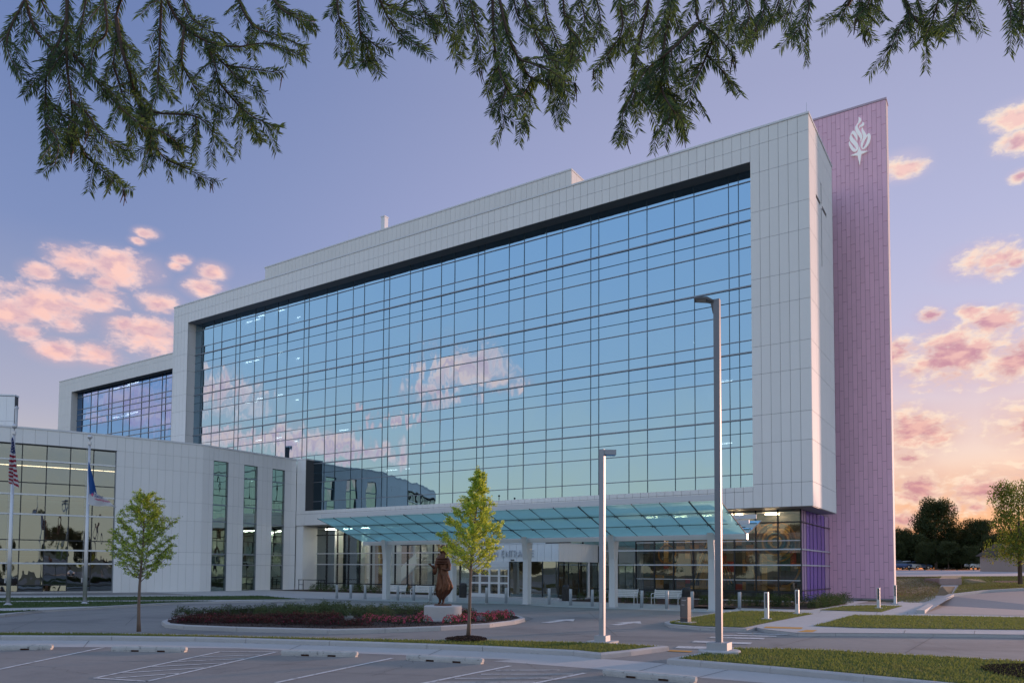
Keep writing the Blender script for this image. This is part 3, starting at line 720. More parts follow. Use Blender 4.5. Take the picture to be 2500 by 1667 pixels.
b = MB()
for p in pn[300-nobj:]: b.box((p[0], p[1]), (YF, YF+.05), (p[2], p[3]))
b.box((OR_, OR_+.04), (YF+.06, YG+.02), (OB, OT))   # right reveal
b.build('panel_field', WHITE, blk)['kind'] = 'stuff'
rv = MB()
for a, c_ in zip(ROWS[:-1], ROWS[1:]):
    if c_ > 12: rv.box((OL-.045, OL), (YF+.06, YG+.02), (a+J/2, min(c_, OT)-J/2))
rv.build('reveal', WHITE, blk)
# inside of the cross: a recessed slot
b = MB(); b.box((XR-.30, XR-.28), (51.9, 55.6), (22.5, 28.5)); b.build('cross_recess', mat('recess', (.62, .6, .6), .7), blk)
# curtain wall grid
zrow = [7.56]
for s in range(5):
    z0 = 8.48+4.525*s
    zrow += [q for q in (z0, z0+1.87, z0+2.77, z0+3.70) if q < 29.0]
zrow += [29.24]
tk = {}
for s in range(5):
    z0 = 8.48+4.525*s; tk[round(z0, 3)] = (.055, .05, MULL); tk[round(z0+1.87, 3)] = (.06, .05, MULL); tk[round(z0+2.77, 3)] = (.04, .03, MULLV); tk[round(z0+3.70, 3)] = (.09, .09, MULL)
xm = [OR_, -14.92]; pat = [.68, 2.46, 1.46, 2.10, 1.46, 2.46]; q = -14.92; i = 0
while True:
    q -= pat[i % 6]; i += 1
    if q < OL+.5: break
    xm.append(q)
xm.append(OL)
for z in zrow[1:-1]:
    h, d, mm = tk[round(z, 3)]; box('transom', blk, (OL, OR_), (YG-d, YG+.02), (z-h/2, z+h/2), mm)
for xx in xm[1:-1]: box('mullion', blk, (xx-.022, xx+.022), (YG-.03, YG+.03), (OB, OT), MULLV)
box('sill', blk, (OL, OR_), (YG-.25, YG+.02), (OB-.03, OB+.035), COPING)
panes = []
for i in range(len(xm)-1):
    for j in range(len(zrow)-1):
        x1, x0 = xm[i], xm[i+1]; z0, z1 = zrow[j], zrow[j+1]
        if x1 < -57 and z1 < 12: continue
        panes.append((x0+.02, x1-.02, z0+.02, z1-.02))
panes.sort(key=lambda p: -apparent(*p, YG))
for p in panes[:300]: pane('pane', blk, (p[0], YG), (p[1], YG), (p[2], p[3]), GLASSM, 0, R(0.22))
V = []
for p in panes[300:]:
    a = random.gauss(0, R(.2))*(p[1]-p[0]); c_ = random.gauss(0, R(.2))*(p[3]-p[2])
    V.append([(p[0], YG-a, p[2]), (p[1], YG+a, p[2]), (p[1], YG+a+c_, p[3]), (p[0], YG-a+c_, p[3])])
quads_mesh('pane_field', np.array(V), GLASSM, blk)['kind'] = 'stuff'
# rooms behind the glass: slabs, partitions, ceiling lights
INT = mat('interior_wall', (0.42, 0.43, 0.44), .8, rnd=.1); CEIL = mat('interior_ceiling', (0.6, .6, .6), .8)
fl = MB()
for s in range(5):
    z = 11.6+4.525*s; fl.box((OL+.1, OR_-.1), (YG+.12, YG+9), (z-.35, z+.3))
fl.build('floor_slab', INT, blk)
b = MB(); b.box((OL, OR_), (YG+9, YG+9.2), (7, 30)); b.build('corridor_wall', INT, blk)
for xx in (-18.07, -23.08, -28.7, -33.7, -44.3, -50.0, -57.5, -64.4, -70.5):
    box('partition', blk, (xx-.08, xx+.08), (YG+.3, YG+9), (7.2, 29.3), INT)
LITE = mat('ceiling_light', (0.9, .9, .9), .5, emit=(6.0, (1, .97, .92)))
lt = []
for s in range(5):
    zc = 11.6+4.525*s-.40
    for (xx, yy, dx) in ((-66.7, 53.0, 1.9), (-64.4, 53.0, 1.8), (-70.6, 53.6, 2.2), (-68.6, 53.6, .9), (-64.8, 55.5, 1.8)):
        if s in (1, 2, 3, 4) and not (s == 1 and xx < -68): lt.append((xx, yy, zc, dx))
for t_ in ((-54.6, 53.2, 25.18-4.525, 1.2), (-54.8, 53.4, 11.2+4.525, 1.2), (-16.9, 54, 15.7, 1.1), (-16.9, 54, 11.2, 1.0), (-20, 58, 20.2, 1.2), (-47.8, 52.7, 11.2, 1.3), (-45.5, 52.7, 11.2, 1.3), (-30, 57, 29.0, .6)): lt.append(t_)
for (xx, yy, zz, dx) in lt: box('ceiling_light', blk, (xx-dx/2, xx+dx/2), (yy-.05, yy+.05), (zz-.02, zz), LITE)
# roof plant screen and chimney
YP_ = 61.0; pent = thing('rooftop_plant_screen', (-55, 63, ZT), 'long pale panelled plant screen standing on the flat roof', 'roof screen')
PXL, PXR, PZT = -76.9, -33.4, 39.35
b = MB(); b.box((PXL+.05, PXR-.05), (YP_+.05, YP_+8), (ZT-.4, PZT)); b.build('wall', BACK, pent)
b = MB(); b.box((PXL-.02, PXR+.03), (YP_-.04, YP_+8), (PZT, PZT+.16)); b.build('coping', COPING, pent)
n_ = int((PXR-PXL)/.62)
for i in range(n_):
    x1 = PXR-.62*i; box('panel', pent, (x1-.62+J/2, x1-J/2), (YP_, YP_+.05), (ZT+.02, PZT-.01), WHITE)
for i in range(8): box('panel', pent, (PXR-.05, PXR), (YP_+.06+i+J/2, YP_+.06+i+1-J/2), (ZT+.02, PZT-.01), WHITE)
ch = thing('roof_chimney', (-57.2, 64, PZT), 'slim pale square flue rising above the roof screen', 'chimney')
b = MB(); cx = pY(939, 532, 64.0); b.box((cx.x-.28, cx.x+.28), (63.7, 64.3), (PZT-.3, cx.z)); b.build('flue', COPING, ch)
b = MB(); b.box((cx.x-.33, cx.x+.33), (63.65, 64.35), (cx.z, cx.z+.1)); b.build('cap', COPING, ch)
b = MB(); b.box((cx.x+.6, cx.x+3.0), (63, 64.5), (PZT-.3, PZT+.75)); b.build('plant_box', COPING, ch)
for (px, py, Y) in ((852, 575, 61.3), (1969, 262, 50.2)):
    p = pY(px, py, Y); t_ = thing('lightning_rod', (p.x, Y, p.z-1), 'thin lightning rod on the roof edge %s' % ('of the plant screen' if Y > 55 else 'above the white corner'), 'lightning rod')
    b = MB(); b.tube([(p.x, Y, p.z-1.0), (p.x, Y, p.z+.3)], .012, 5); b.build('rod', STEEL, t_); b = MB(); b.box((p.x-.05, p.x+.05), (Y-.05, Y+.05), (p.z-1.05, p.z-.85)); b.build('foot', STEEL, t_)

# ------------------------------------------------------------------ pink tower
YPK = 61.15; TXL, TXR, TZ = -14.2, -6.89, 37.15
tow = thing('pink_tower', (-10.3, 62, 0), 'tall slim pink panelled tower slab carrying a white flame emblem', 'tower')
b = MB(); b.box((TXL, TXR-.04), (YPK+.04, YPK+1.0), (-.3, TZ)); b.build('wall', PINKB, tow)
b = MB(); b.box((TXR-.04, TXR+.02), (YPK+.03, YPK+1.02), (-.3, TZ)); b.build('end_trim', mat('tower_trim', (.72, .62, .64), .7, 0, spec=.1), tow)
b = MB(); b.box((TXL-.02, TXR+.06), (YPK-.04, YPK+1.06), (TZ, TZ+.15)); b.build('coping', mat('tower_coping', (.55, .42, .5), .4), tow)
b = MB(); b.box((TXL, TXR+.04), (YPK-.03, YPK+1.0), (-.3, .05)); b.build('plinth', KERB, tow)
CWd, PH = 0.315, 1.845; tp = []
nc = int((TXR-TXL)/CWd)
for c_ in range(nc):
    x1 = TXR-.02-CWd*c_; x0 = x1-CWd; off = (c_ % 3)*PH/3
    z = .06-PH+off+.2
    while z < TZ:
        a, e = max(.06, z), min(TZ, z+PH)
        if e-a > .08: tp.append((x0+.008, x1-.008, a+.011, e-.011))
        z += PH
vis = [p for p in tp if (p[1] > -11.25 or p[2] > 30.5) and p[1] > -12.2]
hid = [p for p in tp if p not in vis]
vis.sort(key=lambda p: -apparent(*p, YPK))
for p in vis[:300]: box('panel', tow, (p[0], p[1]), (YPK, YPK+.04), (p[2], p[3]), PINK)
b = MB()
for p in vis[300:]+hid: b.box((p[0], p[1]), (YPK, YPK+.04), (p[2], p[3]))
b.build('panel_field', PINK, tow)['kind'] = 'stuff'
# emblem: outlines traced in plan of the wall (pixel -> wall plane)
EMB = mat('emblem_white', (.86, .86, .87), .4, emit=(.10, (1, 1, 1)))
def le(x_, y_): q = pY(1980+x_/9.8, 270+y_/9.8, YPK); return (q.x, q.z)
def spl(pts, n=5):
    out = []; m = len(pts)
    for i in range(m):
        p0, p1, p2, p3 = (Vector(pts[(i+k) % m]) for k in (-1, 0, 1, 2))
        for s in range(n):
            t = s/n; out.append(tuple(0.5*((2*p1)+(-p0+p2)*t+(2*p0-5*p1+4*p2-p3)*t*t+(-p0+3*p1-3*p2+p3)*t**3)))
    return out
def emb(name, outer, hole=None, curve=True):
    cu = bpy.data.curves.new(name, 'CURVE'); cu.dimensions = '2D'; cu.fill_mode = 'BOTH'; cu.extrude = 0.06
    for pts in ([outer] + ([hole] if hole else [])):
        w = [le(*p) for p in (spl(pts) if curve else pts)]
        s = cu.splines.new('POLY'); s.points.add(len(w)-1); s.use_cyclic_u = True
        for k_, (a, c_) in enumerate(w): s.points[k_].co = (a, c_, 0, 1)
    ob = bpy.data.objects.new(name, cu); COL.objects.link(ob); dg = bpy.context.evaluated_depsgraph_get(); dg.update()
    me = bpy.data.meshes.new_from_object(ob.evaluated_get(dg)); bpy.data.objects.remove(ob)
    me.materials.clear(); me.materials.append(EMB)
    me.transform(Matrix.Translation(Vector((0, YPK-.10, 0))-org(tow)) @ Matrix.Rotation(R(90), 4, 'X'))
    return link(bpy.data.objects.new(name, me), tow)
emb('emblem_flame', [(1145, 190), (1190, 205), (1208, 245), (1195, 290), (1150, 330), (1120, 370), (1125, 420), (1165, 500), (1215, 580), (1235, 640), (1215, 710), (1190, 755), (1180, 680), (1120, 590), (1070, 500), (1062, 430), (1090, 380), (1125, 330), (1143, 270), (1148, 225)])
emb('emblem_flame', [(1240, 295), (1275, 325), (1275, 365), (1240, 395), (1185, 415), (1155, 445), (1165, 400), (1195, 370), (1230, 345), (1238, 320)])
emb('emblem_flame', [(1240, 430), (1258, 480), (1300, 540), (1325, 590), (1335, 615), (1370, 580), (1405, 572), (1430, 610), (1432, 680), (1405, 780), (1350, 870), (1275, 940), (1230, 935), (1200, 885), (1200, 810), (1235, 720), (1252, 650), (1235, 580), (1217, 510), (1222, 460)],
    [(1360, 632), (1345, 640), (1290, 730), (1245, 840), (1238, 900), (1255, 925), (1300, 860), (1345, 760), (1362, 680)])
emb('emblem_flame', [(1022, 510), (1070, 540), (1110, 610), (1118, 680), (1105, 745), (1095, 735), (1080, 690), (1030, 610), (1000, 580), (978, 590), (975, 620), (1030, 700), (1110, 790), (1138, 860), (1125, 940), (1085, 990), (1040, 1005), (990, 980), (935, 900), (912, 830), (918, 780), (930, 765), (960, 820), (1030, 910), (1075, 945), (1092, 945), (1085, 920), (1030, 840), (960, 760), (932, 720), (935, 660), (960, 590), (990, 530)])
emb('emblem_star', [(1160, 880), (1208, 992), (1362, 990), (1210, 1068), (1172, 1335), (1120, 1098), (960, 1098), (1115, 1030)], curve=False)

# ------------------------------------------------------------------ ground floor of the main block
lob = thing('lobby_glazing', (-34, 51.84, 0), 'tall ground floor lobby glazing with dark mullions under the white block', 'glazing')
YL = 51.84; GXR = -11.26; LR = [0.05, .61, 1.41, 2.42, 3.46, 4.04, 5.25, 6.1]
lm = [GXR-1.455*i for i in range(0, 9)]      # mural bays
lm2 = []
q = lm[-1]
while q > -57.6: lm2.append(q); q -= 1.47
lm2.append(-57.5)
for xx in lm+lm2[1:]:
    box('mullion', lob, (xx-.04, xx+.04), (YL-.09, YL+.06), (0, 6.1), MULLD)
for z, h, d, mm in ((.61, .09, .10, MULLD), (5.25, .09, .10, MULLD), (2.42, .09, .14, MULLL), (3.46, .09, .14, MULLL)):
    box('transom', lob, (-57.5, GXR), (YL-d, YL+.05), (z-h/2, z+h/2), mm)
for z in (1.41, 4.04): box('transom', lob, (lm[-1], GXR), (YL-.05, YL+.04), (z-.025, z+.025), MULLL)
for xs_, rowz in ((lm, LR), (lm2, [0.05, .61, 2.42, 3.46, 5.25, 6.1])):
    for i in range(len(xs_)-1):
        for j in range(len(rowz)-1): pane('pane', lob, (xs_[i+1]+.03, YL), (xs_[i]-.03, YL), (rowz[j]+.02, rowz[j+1]-.02), GLASSC if xs_ is lm else GLASSG, 0, R(.12))
box('sill', lob, (-57.5, GXR+.05), (YL-.12, YL+.2), (-.02, .06), KERB)
# purple side glazing
PU = [YL, YL+.75, YL+1.5, YL+2.6, YL+3.7, YL+5.0, YL+6.4, YL+7.6, YPK]
PPK = mat('pale_purple_glass', (.50, .34, .47), .25, spec=.8, rnd=.05); PPV = mat('violet_glass', (.17, .085, .42), .18, spec=.9, rnd=.15)
for i in range(len(PU)-1):
    mm = PPK if i in (0, 1, 7) else PPV
    for j, (a, c_) in enumerate(((0.05, .75), (.75, 2.42), (2.42, 3.46), (3.46, 5.25), (5.25, 6.1))):
        o = pane('pane', lob, (GXR, PU[i]+.02), (GXR, PU[i+1]-.02), (a+.02, c_-.02), mm if not (i == 0 and j == 0) else PPV, 0, R(.1))
    box('mullion', lob, (GXR-.03, GXR+.025), (PU[i+1]-.02, PU[i+1]+.02), (0, 6.1), mat('purple_mullion', (.10, .06, .16), .4))
for z, h, mm in ((2.42, .09, MULLL), (3.46, .09, MULLL), (.75, .05, MULLD), (5.25, .05, MULLD)): box('transom', lob, (GXR-.04, GXR+.09), (YL-.02, YPK-.01), (z-h/2, z+h/2), mm)
# lobby interior
LOBW = mat('lobby_wall', (.60, .60, .58), .7, var=.1, vscale=.5); WOOD = mat('lobby_wood', (.30, .16, .07), .5, var=.2, vscale=2)
b = MB(); b.box((-57.4, -23.2), (YL+7, YL+7.2), (0, 6)); b.build('back_wall', LOBW, lob)
b = MB(); b.box((-57.4, GXR-.1), (YL+.1, YL+7), (5.95, 6.08)); b.build('ceiling', CEIL, lob)
b = MB(); b.box((-57.4, GXR-.1), (YL+.2, YL+7), (.0, .03)); b.build('lobby_floor', mat('lobby_floor', (.35, .32, .28), .3), lob)
for xx, w_, mm in ((-54.6, 1.1, WOOD), (-50.9, 1.2, WOOD), (-46.3, 1.0, WOOD), (-41.5, 1.0, WOOD), (-37.8, 1.2, WOOD), (-24.6, .8, WOOD)):
    box('wood_panel', lob, (xx-w_/2, xx+w_/2), (YL+6.6, YL+6.95), (.03, 5.9), mm)
for xx in (-56.2, -52.6, -48.5, -44.2, -39.4): box('column', lob, (xx-.3, xx+.3), (YL+2.2, YL+2.8), (.03, 5.95), WHITE)
WARM = mat('warm_light', (1, .9, .8), .5, emit=(30.0, (1, .70, .42)))
for xx, yy in ((-56.3, 53.2), (-54.2, 53.6), (-51.6, 53.4), (-49.2, 54), (-46.4, 53.6), (-43, 54), (-38, 54), (-35, 54)):
    box('ceiling_light', lob, (xx-.55, xx+.55), (yy-.06, yy+.06), (5.88, 5.94), mat('lobby_light', (1, .95, .9), .5, emit=(34.0, (1, .86, .70))))
# stair flight seen behind the glass
b = MB(); b.prism([(-51, .1), (-50.4, .1), (-46.0, 3.3), (-46.0, 4.1), (-46.6, 4.1), (-51, 1.0)], 'y', YL+4, YL+4.25); b.build('stair_balustrade', WHITE, lob)
# mural in the chapel bays
mur = thing('stained_glass_mural', (-17, YL+1.3, 0), 'dark mural of amber and red shapes with rings and rays behind the glass', 'mural')
YM = YL+1.3
MP = [mat('mural_%d' % i, c, .45, var=.25, vscale=4) for i, c in enumerate(((.05, .045, .035), (.34, .19, .05), (.22, .11, .035), (.42, .27, .09), (.12, .10, .07), (.30, .035, .02), (.06, .10, .10), (.16, .13, .09), (.10, .055, .03)))]
b = MB(); b.box((lm[-1], GXR-.12), (YM+.03, YM+.12), (.05, 5.9)); b.build('mural_board', MP[0], mur)
b = MB(); rr = random.Random(5); xx = lm[-1]+.05
while xx < GXR-.4:
    w_ = rr.uniform(.25, .7); z = .7
    while z < 5.3:
        h = rr.uniform(.25, 1.1); b.cur = rr.choices(range(9), (8, 3, 3, 2, 5, 1.2, 2, 3, 5))[0]
        b.box((xx, min(xx+w_-.02, GXR-.15)), (YM, YM+.028), (z, min(5.3, z+h)-.02)); z += h
    xx += w_
b.build('mural_pieces', MP, mur, fix=True)['kind'] = 'stuff'
def ring(cx, cz, r, w_, mi, a0=0, a1=360, seg=40, y=0):
    bb = MB(); bb.cur = 0; P_ = []
    for i in range(seg+1):
        a = R(a0+(a1-a0)*i/seg); P_.append((math.cos(a), math.sin(a)))
    for i in range(seg):
        (ca_, sa), (cb, sb) = P_[i], P_[i+1]
        bb.hexa([(cx+ca_*r, YM-.03-y, cz+sa*r), (cx+cb*r, YM-.03-y, cz+sb*r), (cx+cb*r, YM, cz+sb*r), (cx+ca_*r, YM, cz+sa*r)],
                [(cx+ca_*(r+w_), YM-.03-y, cz+sa*(r+w_)), (cx+cb*(r+w_), YM-.03-y, cz+sb*(r+w_)), (cx+cb*(r+w_), YM, cz+sb*(r+w_)), (cx+ca_*(r+w_), YM, cz+sa*(r+w_))])
    bb.build('mural_ring', MP[mi], mur, fix=False)
for r_, w_, mi in ((.3, .12, 3), (.55, .10, 6), (.8, .14, 1), (1.05, .08, 4), (1.3, .10, 2)): ring(-13.2, 4.0, r_, w_, mi, y=.005*mi)
ring(-13.2, 2.4, 1.5, .12, 1, 190, 350); ring(-21, 3.2, .6, .12, 2, y=.002)
b = MB()
for i in range(15):
    a = R(248+44*i/14); c_, s_ = math.cos(a), math.sin(a); xx, zz = -17.6, 5.1
    b.cur = (1, 3, 7)[i % 3]
    b.hexa([(xx+c_*.3, YM-.05, zz+s_*.3), (xx+c_*.3+.015, YM-.05, zz+s_*.3), (xx+c_*.3+.015, YM, zz+s_*.3), (xx+c_*.3, YM, zz+s_*.3)],
           [(xx+c_*4.2, YM-.05, zz+s_*4.2), (xx+c_*4.2+.06, YM-.05, zz+s_*4.2), (xx+c_*4.2+.06, YM, zz+s_*4.2), (xx+c_*4.2, YM, zz+s_*4.2)])
b.build('mural_rays', MP, mur)['kind'] = 'stuff'
for xx in (-21.8, -19.6, -17.6, -15.6, -13.2): box('mural_lamp', mur, (xx-.45, xx+.45), (YL+.40, YL+.50), (5.80, 5.88), WARM)

# ------------------------------------------------------------------ entrance vestibule
ves = thing('entrance_vestibule', (-30, 45.5, 0), 'white boxy entrance vestibule lettered MAIN ENTRANCE with glass sliding doors', 'entrance')
VX0, VX1, VY, VZ0, VZ1 = -34.4, -25.82, 45.45, 2.59, 3.83
b = MB(); b.box((VX0, VX1-.04), (VY+.04, YL-.15), (VZ0, VZ1)); b.build('fascia_core', BACK, ves)
b = MB(); b.box((VX0-.03, VX1+.03), (VY-.03, YL-.15), (VZ1, VZ1+.08)); b.build('coping', COPING, ves)
n_ = 15; w_ = (VX1-VX0)/n_
for i in range(n_): box('panel', ves, (VX0+w_*i+J/2, VX0+w_*(i+1)-J/2), (VY, VY+.04), (VZ0, VZ1), WHITE)
for i in range(9): box('panel', ves, (VX1-.04, VX1), (VY+.05+.66*i+J/2, VY+.05+.66*(i+1)-J/2), (VZ0, VZ1), WHITE)
lx = -32.18
for ch_ in 'MAIN ENTRANCE':
    adv = {'M': .43, 'I': .19, ' ': .30}.get(ch_, .357)
    if ch_ != ' ': text_mesh('letter', ch_, .70, mat('letter_metal', (.62, .63, .65), .5, .1), ves, Matrix.Translation((lx, VY-.05, 2.93)) @ Matrix.Rotation(R(90), 4, 'X') @ Matrix.Diagonal((.74, 1, 1, 1)), ext=.03)
    lx += adv
box('post', ves, (VX1-.18, VX1-.02), (YL-1.9, YL-1.7), (0, VZ0), WHITE)
vm = [VX1-.06, -27.15, -28.5, -29.9]
for xx in vm: box('mullion', ves, (xx-.035, xx+.035), (VY+.05, VY+.13), (.1, VZ0), MULLD)
for xx in (VX0+.05,): box('mullion', ves, (xx-.035, xx+.035), (VY+.05, VY+.13), (.1, VZ0), MULLD)
for i in range(3): pane('pane', ves, (vm[i+1]+.03, VY+.09), (vm[i]-.03, VY+.09), (.1, VZ0), GLASSG, 0, R(.15))
pane('pane', ves, (VX0+.08, VY+.09), (-33.3, VY+.09), (.1, VZ0), GLASSG)
for i in range(4):
    a = VY+.1+1.5*i; pane('pane', ves, (VX1-.09, a), (VX1-.09, a+1.46), (.1, VZ0), GLASSG, 0, R(.15)); box('mullion', ves, (VX1-.12, VX1-.06), (a+1.46, a+1.5), (.1, VZ0), MULLD)
box('threshold', ves, (VX0, VX1), (VY+.02, VY+.16), (0, .1), KERB)
b = MB(); b.box((VX0+.3, VX1-.5), (YL-.4, YL-.3), (.1, 2.6)); b.build('inner_screen', WOOD, ves)
DOORM = mat('door_frame', (.70, .72, .74), .4, .2)
for i in range(4):
    x0 = -33.3+.85*i; x1 = x0+.85
    d = MB()
    d.box((x0, x1), (VY-.02, VY+.05), (2.02, 2.15)); d.box((x0, x1), (VY-.02, VY+.05), (.02, .28)); d.box((x0, x0+.09), (VY-.021, VY+.051), (.28, 2.02)); d.box((x1-.09, x1), (VY-.021, VY+.051), (.28, 2.02))
    d.box((x0+.09, x1-.09), (VY-.02, VY+.05), (.98, 1.1)); d.box((x0+.09, x1-.09), (VY-.02, VY+.05), (1.52, 1.60))
    do = d.build('sliding_door', DOORM, ves)
    pane('door_pane', do, (x0+.09, VY+.02), (x1-.09, VY+.02), (.28, 2.02), glass('door_glass', (.8, .85, .85), (.55, .5, .45), .25), 0)
box('door_header', ves, (-33.35, -29.9), (VY-.05, VY+.06), (2.16, VZ0-.005), DOORM)
box('sensor', ves, (-29.72, -29.45), (VY-.06, VY), (2.66, 2.74), BLACK)

# ------------------------------------------------------------------ canopy
can = thing('glass_canopy', (-23.6, 37.6, 0), 'long butterfly canopy of teal glass on white tapered columns', 'canopy')
CXL, CXR = -36.55, -10.72; NB = 18; bw = (CXR-CXL)/NB
TEAL = bpy.data.materials.new('teal_glass'); TEAL.use_nodes = True; t = TEAL.node_tree; t.nodes.clear(); n = NX(t)
o_ = t.nodes.new('ShaderNodeOutputMaterial'); df = t.nodes.new('ShaderNodeBsdfDiffuse'); tl = t.nodes.new('ShaderNodeBsdfTranslucent'); gl = t.nodes.new('ShaderNodeBsdfGlossy'); tp_ = t.nodes.new('ShaderNodeBsdfTransparent')
df.inputs[0].default_value = (.50, .92, .84, 1); tl.inputs[0].default_value = (.52, 1.0, .93, 1); gl.inputs[0].default_value = (.8, .95, .95, 1); gl.inputs[1].default_value = .05; tp_.inputs[0].default_value = (.45, .80, .82, 1)
m1, m2, m3 = (t.nodes.new('ShaderNodeMixShader') for _ in range(3)); fr_ = t.nodes.new('ShaderNodeFresnel'); fr_.inputs[0].default_value = 1.18
m1.inputs[0].default_value = .66; t.links.new(df.outputs[0], m1.inputs[1]); t.links.new(tl.outputs[0], m1.inputs[2])
m2.inputs[0].default_value = .24; t.links.new(m1.outputs[0], m2.inputs[1]); t.links.new(tp_.outputs[0], m2.inputs[2])
t.links.new(fr_.outputs[0], m3.inputs[0]); t.links.new(m2.outputs[0], m3.inputs[1]); t.links.new(gl.outputs[0], m3.inputs[2]); t.links.new(m3.outputs[0], o_.inputs[0])
PR = [(33.45, 5.18), (34.75, 4.74), (36.16, 4.28), (37.45, 3.86)]
PRb = [(37.78, 3.86), (39.1, 4.27), (40.39, 4.68)]
FIT = mat('spider_fitting', (.10, .11, .115), .7, 0.0, spec=.2)
for prof in (PR, PRb):
    for i in range(NB):
        for j in range(len(prof)-1):
            (y0, z0), (y1, z1) = prof[j], prof[j+1]; x0, x1 = CXL+bw*i+.012, CXL+bw*(i+1)-.012
            e = .012
            b = MB(); b.add([(x0, y0+e, z0-.02), (x1, y0+e, z0-.02), (x1, y1-e, z1-.02), (x0, y1-e, z1-.02)], [(3, 2, 1, 0)])
            b.build('canopy_pane', TEAL, can, fix=False)
# sealant joints and spider fittings under the glass, purlins and rafters above
for prof in (PR, PRb):
    b = MB()
    for i in range(NB+1):
        xx = CXL+bw*i; (y0, z0), (y1, z1) = prof[0], prof[-1]; wd = .035 if i % 4 == 1 else .016
        b.hexa([(xx-wd, y0, z0-.032), (xx+wd, y0, z0-.032), (xx+wd, y1, z1-.032), (xx-wd, y1, z1-.032)], [(xx-wd, y0, z0+.004), (xx+wd, y0, z0+.004), (xx+wd, y1, z1+.004), (xx-wd, y1, z1+.004)])
        if False: b.hexa([(xx-.06, y0, z0+.03), (xx+.06, y0, z0+.03), (xx+.06, y1, z1+.03), (xx-.06, y1, z1+.03)], [(xx-.06, y0, z0+.2), (xx+.06, y0, z0+.2), (xx+.06, y1, z1+.2), (xx-.06, y1, z1+.2)])
    b.build('rafter', FIT, can)
for (y, z) in PR[1:3]+PRb[1:2]:
    box('purlin', can, (CXL+.1, CXR-.5), (y-.03, y+.03), (z-.03, z+.005), FIT)
    box('purlin', can, (CXL+.2, CXR-.3), (y-.06, y+.06), (z+.12, z+.36), CSTEEL)
b = MB()
for i in range(NB+1):
    for (y, z) in PR[1:3]:
        xx = CXL+bw*i
        for s1, s2 in ((-1, -1), (-1, 1), (1, -1), (1, 1)): b.tube([(xx, y, z-.05), (xx+s1*.11, y+s2*.11, z-.05-s2*.11*.32)], .016, 5)
b.build('spider_fittings', FIT, can)['kind'] = 'stuff'
box('front_fascia', can, (CXL+.25, CXR-.25), (33.5, 33.62), (5.2, 5.44), CSTEEL)
box('rear_fascia', can, (CXL+.25, CXR-.25), (40.2, 40.3), (4.75, 4.98), CSTEEL)
box('valley_beam', can, (CXL+.05, CXR), (37.5, 37.74), (3.58, 3.84), CSTEEL)
box('gutter_end', can, (CXR-.02, CXR+.03), (37.47, 37.78), (3.55, 3.86), CSTEEL)
for cx in (-34.45, -28.95, -23.48, -17.95, -12.45):
    b = MB(); w0, w1 = .17, .17
    b.hexa([(cx-w0, 37.42, .0), (cx+w0, 37.42, .0), (cx+w0, 37.82, .0), (cx-w0, 37.82, .0)], [(cx-.16, 37.42, 2.6), (cx+.16, 37.42, 2.6), (cx+.16, 37.84, 2.6), (cx-.16, 37.84, 2.6)])
    b.hexa([(cx-.16, 37.42, 2.6), (cx+.16, 37.42, 2.6), (cx+.16, 37.84, 2.6), (cx-.16, 37.84, 2.6)], [(cx-.16, 37.22, 3.95), (cx+.16, 37.22, 3.95), (cx+.16, 38.02, 3.95), (cx-.16, 38.02, 3.95)])
    b.build('column', CSTEEL, can)
    b = MB(); b.box((cx-.24, cx+.24), (37.38, 37.88), (0, .03)); b.build('base_plate', STEEL, can)
for x0, x1 in ((-33.2, -31.6), (-27.6, -26.0), (-22.2, -20.6), (-16.6, -15.0)): box('light_bar', can, (x0, x1), (37.56, 37.68), (3.53, 3.575), BLACK)

# ------------------------------------------------------------------ rear wing
rw = thing('rear_white_wing', (-105, 61, 0), 'distant white wing with recessed blue ribbon glazing rising behind the curved wing', 'building')
RXL, RXR, RY = -125.6, -78.6, 60.6; ROL, ROR, ROT = -121.76, -94.2, 29.25; RYG = 61.55
b = MB(); b.box((RXL+.04, RXR), (RY+.05, RYG+.3), (0, 12)); b.box((RXL+.04, ROL-.04), (RY+.05, RYG+.3), (12, ZT)); b.box((ROR+.04, RXR), (RY+.05, RYG+.3), (12, ZT)); b.box((ROL-.04, ROR+.04), (RY+.05, RYG+.3), (ROT+.04, ZT)); b.box((RXL+.04, RXL+.4), (RYG+.3, 80), (0, ZT)); b.box((RXL+.4, RXR), (RYG+.3, 80), (ZT-.5, ZT-.2)); b.box((RXL+.4, RXR), (79, 80), (0, ZT))
b.build('wall', BACK, rw)
b = MB(); b.box((RXL-.03, RXR), (RY-.05, RY+.6), (ZT, ZT+.13)); b.build('coping', COPING, rw)
b = MB(); b.box((ROL, ROR), (RY+.06, RYG+.2), (ROT, ROT+.035)); b.build('soffit', SOFFIT, rw)
q = RXL; rp = []
while q < RXR-.3:
    x0, x1 = q, q+.96
    if x1 > ROL+.2 and x0 < ROR-.2: rr_ = [ROT, 30.6, ZT]
    else: rr_ = [14.86, 16.7, 19.35, 21.2, 23.85, 25.86, 28.5, 30.6, ZT]
    for a, c_ in zip(rr_[:-1], rr_[1:]): rp.append((x0+.01, x1-.01, a+.008, c_-.008))
    q += .96
for p in rp: box('panel', rw, (p[0], p[1]), (RY, RY+.05), (p[2], p[3]), WHITE)
for a, c_ in zip(ROWS[4:-1], ROWS[5:]): box('reveal', rw, (ROL-.045, ROL), (RY+.06, RYG), (a+.006, min(c_, ROT)-.006), WHITE)
rx = [ROL, -120.2, -117.7, -115.8, -112.7, -111.8, -108.7, -107.0, -104.0, -102.1, -99.0, -98.1, -96.6, ROR]
rz = [15.0, 16.3, 17.45, 19.3, 20.2, 21.2, 21.95, 23.88, 24.85, 25.76, 26.55, 28.46, ROT]
GLASSR = glass('rear_glass', (.27, .46, .78), (.3, .4, .5), .78, wav=.012)
